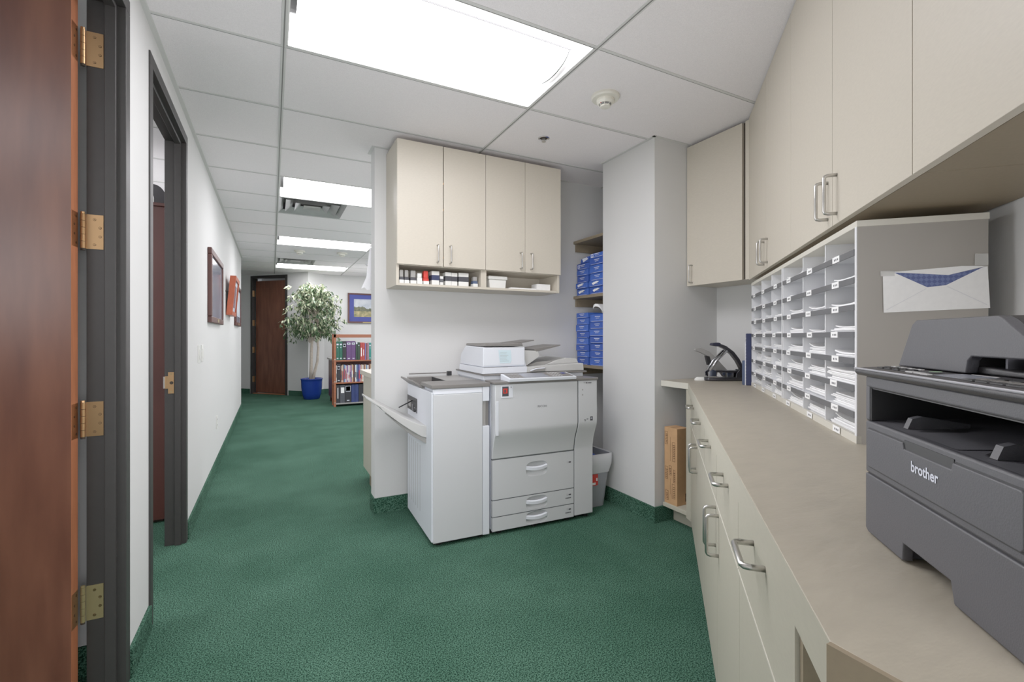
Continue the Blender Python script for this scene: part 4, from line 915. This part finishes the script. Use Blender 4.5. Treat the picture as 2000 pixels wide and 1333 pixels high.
b.prism([(.015, .162), (.02, .175), (.03, .178), (.08, .171), (.08, .165)], 'x', .068, .078, 'prn'); b.prism([(.015, .162), (.02, .175), (.03, .178), (.08, .171), (.08, .165)], 'x', .222, .232, 'prn')
for v in b.bm.verts:
    if v.co.z < .5: v.co.z += Z0
t.part('output_tray', b)
b = MB(); b.prism([(.008, .099), (.012, .095), (.288, .095), (.293, .10), (.293, .147), (.289, .151), (.012, .151), (.008, .147)], 'y', -.0004, .003, 'black')
for v in b.bm.verts: v.co.z += Z0
t.part('front_cover_gap', b)
b = MB(); b.prism([(.0095, .100), (.013, .0965), (.2875, .0965), (.2915, .1), (.2915, .1465), (.2875, .1495), (.198, .1495), (.196, .142), (.106, .142), (.104, .1495), (.013, .1495), (.0095, .1465)], 'y', -.0025, .001, 'prn')
for v in b.bm.verts: v.co.z += Z0
fc = t.part('front_cover', b, bevel=.0015)
b = MB(); b.box(.104, .198, -.0008, .0, Z0+.142, Z0+.153, 'prn_in'); t.part('cover_grip', b, parent=fc)
b = MB(); text_into(b, 'brother', .0172, lambda x, y, o: (.1495+x*.96, -.0031, Z0+.1255+y), 'inkwhite', bold=.0004)
e_ = t.part('lettering', b, parent=fc)
# control panel slab
b = MB(); b.prism([(-.008, .224), (-.012, .229), (-.011, .233), (.0, .2355), (.10, .240), (.10, .224)], 'x', -.006, Wd+.004, 'prn_dk')
for v in b.bm.verts: v.co.z += Z0
pn = t.part('control_panel', b, bevel=.002)
b = MB(); b.tube([(-.006, -.0105, Z0+.2338), (Wd+.004, -.0105, Z0+.2338)], .0014, 6, 'prn_lt'); t.part('panel_highlight', b, parent=pn)  # painted highlight along the front lip of the panel
def kp(x, y, h=.0): return (x, y, Z0+.2358+y*.045+h)
def key(b, x0, x1, y0, y1, k, h=.0012): 
    b.faces([kp(x0, y0), kp(x1, y0), kp(x1, y1), kp(x0, y1), kp(x0, y0, h), kp(x1, y0, h), kp(x1, y1, h), kp(x0, y1, h)], [(4, 5, 6, 7), (0, 1, 5, 4), (1, 2, 6, 5), (2, 3, 7, 6), (3, 0, 4, 7)], k)
b = MB(); key(b, .15, .20, .006, .034, 'screen', .0006); t.part('display', b, parent=pn)
b = MB()
for i in range(4): key(b, .012+.02*i, .024+.02*i, .026, .030, 'key'); key(b, .012+.02*i, .026+.02*i, .018, .0225, 'prn_in'); key(b, .02+.02*i, .034+.02*i, .006, .012, 'prn_in')
key(b, .10, .116, .002, .008, 'key'); key(b, .120, .134, .001, .007, 'key'); key(b, .138, .152, -.001, .004, 'key')
for i in range(4): key(b, .212+.02*i, .226+.02*i, .024, .031, 'prn_in'); key(b, .208+.02*i, .224+.02*i, .012, .019, 'cop_dk'); key(b, .206+.02*i, .222+.02*i, .001, .008, 'prn_in')
key(b, .155, .195, .038, .0395, 'key', .0004)
t.part('keys', b, parent=pn)
b = MB(); n = 20; P = [kp(.122+.007*math.cos(2*math.pi*i/n), .022+.006*math.sin(2*math.pi*i/n), .0014) for i in range(n)]; b.faces(P, [tuple(range(n))], 'green'); t.part('start_key', b, parent=pn, label='round green start key')
# document feeder : trapezoid face with a cut-out
AY = .036; zb, zt = .2385, .301
prof = [(.008, zb), (.149, zb), (.152, zb+.014), (.158, zb+.019), (.237, zb+.019), (.242, zb+.015), (.242, zb+.002), (.282, zb+.002), (.280, zb+.006), (.262, zb+.02), (.206, zt-.004), (.197, zt), (.052, zt), (.042, zt-.006)]
b = MB(); b.prism(prof, 'y', AY, AY+.012, 'prn'); 
for v in b.bm.verts: v.co.z += Z0
t.part('feeder_face', b, bevel=.002)
b = MB(); prof2 = [(.010, zb), (.145, zb), (.145, zb+.020), (.258, zb+.020), (.203, zt-.004), (.195, zt), (.053, zt), (.043, zt-.006)]
b.prism(prof2, 'y', AY+.012, AY+.10, 'prn_dk'); b.prism([(.010, zb), (.28, zb), (.28, zb+.006), (.2, zb+.006), (.12, zb+.01), (.012, zb+.01)], 'y', AY+.012, DP, 'prn_dk'); b.prism([(.18, zb+.01), (.265, zb+.01), (.22, zt-.002), (.20, zt+.002), (.19, zt)], 'y', AY+.09, AY+.23, 'prn_dk')
for v in b.bm.verts: v.co.z += Z0
t.part('document_feeder', b, bevel=.002)
b = MB(); b.box(.152, .24, AY+.04, AY+.05, Z0+zb+.002, Z0+zb+.018, 'black'); b.box(.175, .178, AY+.02, AY+.05, Z0+zb+.002, Z0+zb+.018, 'gunmetal'); t.part('paper_guide', b)

# ------------------------------------------------------------------ hallway things
# beige cabinet behind the middle wall
t = Thing('hall_cabinet', 'beige cabinet with a laminate top on the far side of the copier wall', 'cabinet', (1.0, 3.7, 0))
b = MB(); b.box(.676, 1.6, 3.302, 4.02, .10, .862, 'lam'); t.part('body', b); b = MB(); b.box(.69, 1.6, 3.302, 3.82, 0, .10, 'lam_dk'); t.part('plinth', b)
b = MB(); b.box(.655, 1.62, 3.302, 4.06, .864, .90, 'lam'); t.part('top', b, bevel=.001)
# white cloth hanging
b = MB(); g = []
for i in range(12):
    u = i/11; z = 1.80-.29*u; x0 = .608-.03*u-.028*max(0, u-.7)/.3
    g.append([(x0+.10*v/5, 3.36+.012*math.sin(v*1.7+i*.3), z+.01*math.sin(v*2)*u) for v in range(6)])
b.sheet(g); solo('hanging_cloth', b, 'white cloth hanging high beside the edge of the copier wall', 'cloth', 'whitecloth', smooth=True, base=(.65, 3.36, 1.5))
# framed landscape on the far wall
t = Thing('landscape_picture', 'landscape print with a blue mat in a dark frame above the bookcase', 'picture', (1.8, 10.25, 1.45))
x0, x1, z0, z1, Y_ = 1.405, 2.25, 1.455, 2.085, 10.245
b = MB(); fw = .035
for q in ((x0, x1, z0, z0+fw), (x0, x1, z1-fw, z1), (x0, x0+fw, z0+fw, z1-fw), (x1-fw, x1, z0+fw, z1-fw)): b.box(q[0], q[1], Y_-.02, Y_, q[2], q[3])
t.part('frame', b, 'cherry_dk', bevel=.004)
b = MB(); b.box(x0+fw, x1-fw, Y_-.010, Y_-.004, z0+fw, z1-fw); t.part('mat_board', b, 'matblue')
b = MB(); a0, a1, b0, b1 = x0+.125, x1-.125, z0+.13, z1-.125
b.box(a0, a1, Y_-.0112, Y_-.0102, (b0+b1)/2-.02, b1, 'paint1'); b.box(a0, a1, Y_-.0114, Y_-.0102, b0, (b0+b1)/2-.02, 'paint2')
P = [(a0, b0+.12)]+[(a0+(a1-a0)*i/24, (b0+b1)/2+random.uniform(-.03, .05)*(1-.5*abs(i-6)/24)) for i in range(25)]+[(a1, b0+.12)]
b.prism(P, 'y', Y_-.0122, Y_-.0115, 'paint3'); t.part('print', b)
b = MB(); b.box((x0+x1)/2-.12, (x0+x1)/2+.12, Y_-.0215, Y_-.020, z0+.008, z0+.025); t.part('title_plate', b, 'brass2')

# ficus tree in blue pot
px_, py2 = .665, 9.54
t = Thing('ficus_tree', 'variegated artificial ficus tree with pale twin trunks rising from the blue pot', 'tree', (px_, py2, .33))
b = MB()
b.tube([(px_-.02, py2, .345), (px_-.01, py2, .6), (px_-.005, py2, .9), (px_+.01, py2, 1.15), (px_-.03, py2, 1.5), (px_-.05, py2, 1.9)], .02, 9, radii=[.03, .028, .026, .023, .016, .008])
b.tube([(px_+.02, py2, .345), (px_+.05, py2, .5), (px_+.10, py2+.01, .7), (px_+.115, py2, .95), (px_+.09, py2, 1.2), (px_+.12, py2, 1.6), (px_+.1, py2, 1.95)], .02, 9, radii=[.028, .026, .024, .022, .018, .012, .006])
t.part('trunk', b, 'bark', smooth=True)
rnd = random.Random(3); bl = MB(); bl2 = MB(); bb = MB()
cx, cy, cz = px_+.02, py2, 1.58
tips = []
for i in range(135):
    th = rnd.uniform(0, 2*math.pi); el = rnd.uniform(-.75, 1.45)
    rr_ = rnd.uniform(.55, 1.0); R_ = .50
    z = cz+.66*math.sin(el)*rr_; r = R_*math.cos(el)*rr_ if el > 0 else R_*rr_*(1-.35*(-el))
    if z < 1.02: continue
    tip = Vector((cx+r*math.cos(th), cy+min(r, .33)*math.sin(th), z))
    root = Vector((px_+rnd.choice((-.03, .1)), py2, max(1.05, z-.35*rr_-.05)))
    mid = (root+tip)/2+Vector((0, 0, .08)); end = tip+Vector(((tip.x-cx)*.25, (tip.y-cy)*.15, -.12))
    bb.tube([root, mid, tip, end], .003, 5, radii=[.006, .004, .003, .0015])
    for q in range(30):
        u = .25+.75*q/29; u2 = u*3
        if u2 < 1: p = root.lerp(mid, u2)
        elif u2 < 2: p = mid.lerp(tip, u2-1)
        else: p = tip.lerp(end, u2-2)
        p = p+Vector((rnd.gauss(0, .03), rnd.gauss(0, .03), rnd.gauss(0, .02)))
        L = rnd.uniform(.06, .095); wv = L*.36
        az = rnd.uniform(0, 2*math.pi); droop = rnd.uniform(-1.3, -.2)
        dv = Vector((math.cos(az)*math.cos(droop), math.sin(az)*math.cos(droop), math.sin(droop))); sd = dv.cross(Vector((0, 0, 1))).normalized()
        roll = rnd.uniform(-.7, .7); nn = sd.cross(dv); sd = sd*math.cos(roll)+nn*math.sin(roll)
        a = p; m1 = p+dv*L*.35; m2 = p+dv*L*.7+Vector((0, 0, -.004)); e = p+dv*L+Vector((0, 0, -.012))
        pale = rnd.random() < (.22+.35*max(0, min(1, (p.z-1.3)/.8)))
        (bl2 if pale else bl).faces([a, m1+sd*wv*.5, m2+sd*wv*.4, e, m2-sd*wv*.4, m1-sd*wv*.5], [(0, 1, 2, 3, 4, 5)])
for q in range(8):   # stray twig reaching to the left
    p = Vector((px_-.34-.012*q, py2-.1, 2.07+rnd.uniform(-.02, .02))); dv = Vector((-.7, 0, rnd.uniform(-.6, .4))).normalized(); sd = Vector((0, .6, .8)); L = .07
    bl2.faces([p, p+dv*L*.4+sd*.014, p+dv*L, p+dv*L*.4-sd*.014], [(0, 1, 2, 3)])
t.part('branches', bb, 'bark'); o1 = t.part('green_foliage', bl, 'leaf'); o2 = t.part('cream_foliage', bl2, 'leaf2')
t = Thing('plant_pot', 'glossy cobalt blue plant pot holding the ficus tree', 'pot', (px_, py2, 0))
b = MB(); b.lathe([(0, .0), (.125, .0), (.14, .01), (.165, .10), (.182, .22), (.186, .33), (.19, .365), (.196, .37), (.196, .385), (.18, .388), (.172, .35), (.165, .33), (0, .33)], (px_, py2), 40); t.part('pot', b, 'potblue', smooth=True)
b = MB(); b.lathe([(0, .345), (.1, .342), (.165, .334)], (px_, py2), 24); t.part('moss', b, 'soil')

# bookcase
bx0, bx1, by0, by1 = .912, 1.86, 8.24, 8.52
t = Thing('bookcase', 'low open wooden bookcase full of binders at the end of the hallway', 'bookcase', ((bx0+bx1)/2, (by0+by1)/2, 0))
SZ = [.06, .405, .775]
for x in (bx0, bx1-.035):
    b = MB(); b.box(x, x+.035, by0, by0+.035, 0, 1.21); b.box(x, x+.035, by1-.035, by1, 0, 1.21)
    for z in (.35, .72): b.box(x+.004, x+.03, by0+.035, by1-.035, z, z+.045)
    t.part('side_frame', b, 'mapleshelf', bevel=.002)
b = MB(); b.box(bx0, bx1, by0, by0+.03, 1.155, 1.21); b.box(bx0, bx1, by1-.03, by1, 1.155, 1.21); t.part('top_rail', b, 'mapleshelf', bevel=.002)
for i, z in enumerate(SZ):
    b = MB(); b.box(bx0+.035, bx1-.035, by0+.005, by1, z-.02, z); t.part('shelf', b, ['cop_mid', 'mapleshelf', 'mapleshelf'][i], bevel=.001)
b = MB()
b.cyl((bx0+.018, .07), .01, by0-.004, by0, 'y', 12); b.cyl((bx0+.018, .42), .01, by0-.004, by0, 'y', 12); b.cyl((bx0+.018, .79), .01, by0-.004, by0, 'y', 12); t.part('bolt', b, 'steel')
def book(x0, x1, z0, z1, col, label, name='book', cat='book', deco=None, y=8.275, d=.2, group='books in the bookcase'):
    t = Thing(name, label, cat, ((x0+x1)/2, y+d/2, z0), group=group)
    b = MB(); b.box(x0+.0008, x1-.0008, y, y+d, z0, z1); t.part('cover', b, book_mat(*col), bevel=.0015)
    if deco:
        b = MB(); w = x1-x0; xc = (x0+x1)/2; h = z1-z0
        for (kind, kk, u0, u1, h0, h1) in deco: b.box(x0+w*u0, x0+w*u1, y-.001, y, z0+h*h0, z0+h*h1, kk)
        t.part('spine_label', b)
GRN = ('green', (28, 96, 76)); BLK = ('black', (38, 38, 44)); PUR = ('purple', (92, 58, 110)); DGR = ('darkgreen', (40, 62, 48)); RED = ('red', (182, 62, 58)); TEA = ('teal', (38, 140, 130)); NAV = ('navybook', (40, 54, 108)); GRY = ('greybook', (70, 72, 80)); WHT = ('whitebook', (226, 224, 218)); PNK = ('pink', (190, 140, 160)); TAN = ('tan', (200, 172, 140)); VIO = ('violet', (120, 100, 160)); BRN = ('brown', (120, 70, 60)); LBL = ('lightblue', (110, 140, 185))
d1 = [('a', 'inkwhite', .2, .8, .80, .88), ('b', 'inkwhite', .4, .6, .66, .72), ('c', 'inkwhite', .25, .75, .08, .13)]
dbx = [('a', 'inkwhite', .15, .85, .70, .86), ('b', 'black', .22, .78, .73, .83), ('c', 'inkwhite', .25, .75, .08, .12)]
dp = [('a', 'inkwhite', .15, .85, .82, .92), ('b', 'matblue', .3, .7, .85, .89), ('c', 'inkwhite', .3, .75, .07, .11)]
top = [(.950, 1.000, .315, GRN, 'green binder at the left end of the top bookcase shelf', d1), (1.001, 1.052, .315, GRN, 'second green binder on the top bookcase shelf', d1),
       (1.054, 1.113, .32, BLK, 'black binder with a white crest between green and purple binders', dbx), (1.115, 1.190, .32, PUR, 'wide purple binder next to the black crested binder', dp), (1.192, 1.264, .32, PUR, 'second purple binder on the top shelf', dp),
       (1.268, 1.296, .30, DGR, 'dark green book right of the purple binders', [('a', 'inkwhite', .1, .9, .9, 1.0)]), (1.297, 1.336, .30, DGR, 'mottled dark green book with a white tag, top shelf', [('a', 'inkwhite', .3, .7, .8, .84)]),
       (1.340, 1.376, .295, RED, 'first red book on the top shelf', [('a', 'white', .3, .7, .2, .7)]), (1.377, 1.414, .295, RED, 'second red book on the top shelf', [('a', 'white', .35, .6, .25, .6)]), (1.416, 1.436, .28, VIO, 'thin violet book beside the red books', None), (1.437, 1.458, .285, BRN, 'thin brown book beside the violet one', None), (1.459, 1.482, .285, PNK, 'thin pink book left of the teal binders', None),
       (1.485, 1.52, .29, TEA, 'first teal binder on the top shelf', d1), (1.522, 1.556, .29, TEA, 'second teal binder on the top shelf', d1), (1.558, 1.60, .29, TEA, 'third teal binder on the top shelf', d1)]
for x0, x1, h, c, l, dec in top: book(x0, x1, SZ[2], SZ[2]+h, c, l, 'binder' if x1-x0 > .045 else 'book', 'binder' if x1-x0 > .045 else 'book', dec)
midb = [.950, .962, 1.024, 1.037, 1.050, 1.068, 1.079, 1.10, 1.114, 1.13, 1.146, 1.165, 1.183, 1.20, 1.22, 1.243, 1.256, 1.275, 1.295, 1.313, 1.335, 1.354, 1.374, 1.394, 1.415, 1.436, 1.456, 1.48, 1.507, 1.53, 1.556]
mc = [WHT, BLK, BRN, WHT, TAN, NAV, LBL, WHT, PNK, VIO, WHT, PNK, VIO, TAN, BRN, BLK, WHT, LBL, NAV, VIO, PNK, TAN, WHT, BRN, TAN, LBL, WHT, BRN, TAN, NAV]
nm = {'whitebook': 'white', 'black': 'black', 'brown': 'brown', 'tan': 'tan', 'navybook': 'navy', 'lightblue': 'light blue', 'pink': 'pink', 'violet': 'violet'}
onam = ['first', 'second', 'third', 'fourth', 'fifth', 'sixth', 'seventh', 'eighth', 'ninth', 'tenth', 'eleventh', 'twelfth', '13th', '14th', '15th', '16th', '17th', '18th', '19th', '20th', '21st', '22nd', '23rd', '24th', '25th', '26th', '27th', '28th', '29th', '30th']
for i in range(len(midb)-1):
    c = mc[i]; h = .31 if i == 1 else .275+.02*random.random()
    if i == 1: l, dec = 'wide black binder with a white crest on the middle bookcase shelf', dbx
    else: l, dec = 'thin %s booklet, %s item from the left on the middle bookcase shelf' % (nm[c[0]], onam[i]), [('a', random.choice(('white', 'ink', 'red', 'navy')), .2, .8, random.uniform(.1, .3), random.uniform(.4, .8))]
    book(midb[i], midb[i+1], SZ[1], SZ[1]+h, c, l, 'binder' if i == 1 else 'booklet', 'binder' if i == 1 else 'book', dec)
low = [(.950, 1.010, BLK, 'black binder with a narrow white strip, bottom bookcase shelf', [('a', 'white', .4, .6, .25, .85)]), (1.012, 1.092, GRY, 'charcoal binder with a white label, bottom bookcase shelf', [('a', 'white', .2, .85, .55, .86)]),
       (1.094, 1.192, BLK, 'wide black binder with a square crest, bottom bookcase shelf', [('a', 'inkwhite', .1, .9, .62, .93), ('b', 'black', .14, .86, .645, .91), ('c', 'inkwhite', .3, .7, .74, .86), ('d', 'inkwhite', .3, .7, .1, .14)]),
       (1.196, 1.252, NAV, 'first navy binder on the bottom bookcase shelf', None), (1.254, 1.312, NAV, 'second navy binder on the bottom bookcase shelf', None), (1.315, 1.42, BLK, 'plain black binder right of the navy ones, bottom shelf', None), (1.424, 1.52, GRY, 'grey binder at the hidden right part of the bottom shelf', None)]
for x0, x1, c, l, dec in low: book(x0, x1, SZ[0], SZ[0]+.30, c, l, 'binder', 'binder', dec)
t = Thing('side_table', 'dark cherry table behind the bookcase by the ficus tree', 'table', (1.1, 9.0, 0))
b = MB(); b.box(.90, 1.7, 8.64, 9.2, .76, .79); t.part('tabletop', b, 'cop_mid', bevel=.002); b = MB(); b.box(.925, 1.68, 8.66, 9.18, .10, .76); t.part('body', b, 'cherry_dk')
for x in (.95, 1.62):
    for y in (8.7, 9.12): b = MB(); b.box(x, x+.04, y, y+.04, 0, .10); t.part('leg', b, 'cherry_dk')

# ------------------------------------------------------------------ camera
cam = bpy.data.cameras.new('camera'); co = bpy.data.objects.new('camera', cam); COL.objects.link(co)
cam.sensor_width = 36; cam.lens = 36*912/2000; cam.clip_start = .02
co.location = (0, 0, 1.18); co.rotation_euler = (math.radians(90), 0, math.radians(-27.2))
cam.shift_y = -(666.5-657)/2000
C.camera = co
# ------------------------------------------------------------------ light
w = bpy.data.worlds.new('world'); C.world = w; w.use_nodes = True
w.node_tree.nodes['Background'].inputs[0].default_value = (.9, .95, 1, 1); w.node_tree.nodes['Background'].inputs[1].default_value = .3
def point(x, y, z, p, r=.25, c=(.97, .97, 1)):
    l = bpy.data.lights.new('fill_lamp', 'POINT'); l.energy = p; l.shadow_soft_size = r; l.color = c
    o = bpy.data.objects.new('fill_lamp', l); COL.objects.link(o); o.location = (x, y, z)
point(.2, -1.5, 1.2, 47, .5); point(.55, 1.5, 1.25, 16, .45); point(2.4, 5.5, 1.4, 30, .4); point(1.6, 8.9, 1.7, 8, .3); point(-1.6, 4.4, 1.6, 25, .3); point(-1.4, .6, 1.5, 12, .3)
C.view_settings.view_transform = 'Standard'; C.view_settings.look = 'None'; C.view_settings.exposure = .5; C.view_settings.gamma = 1.22
C.cycles.max_bounces = 10; C.cycles.diffuse_bounces = 6
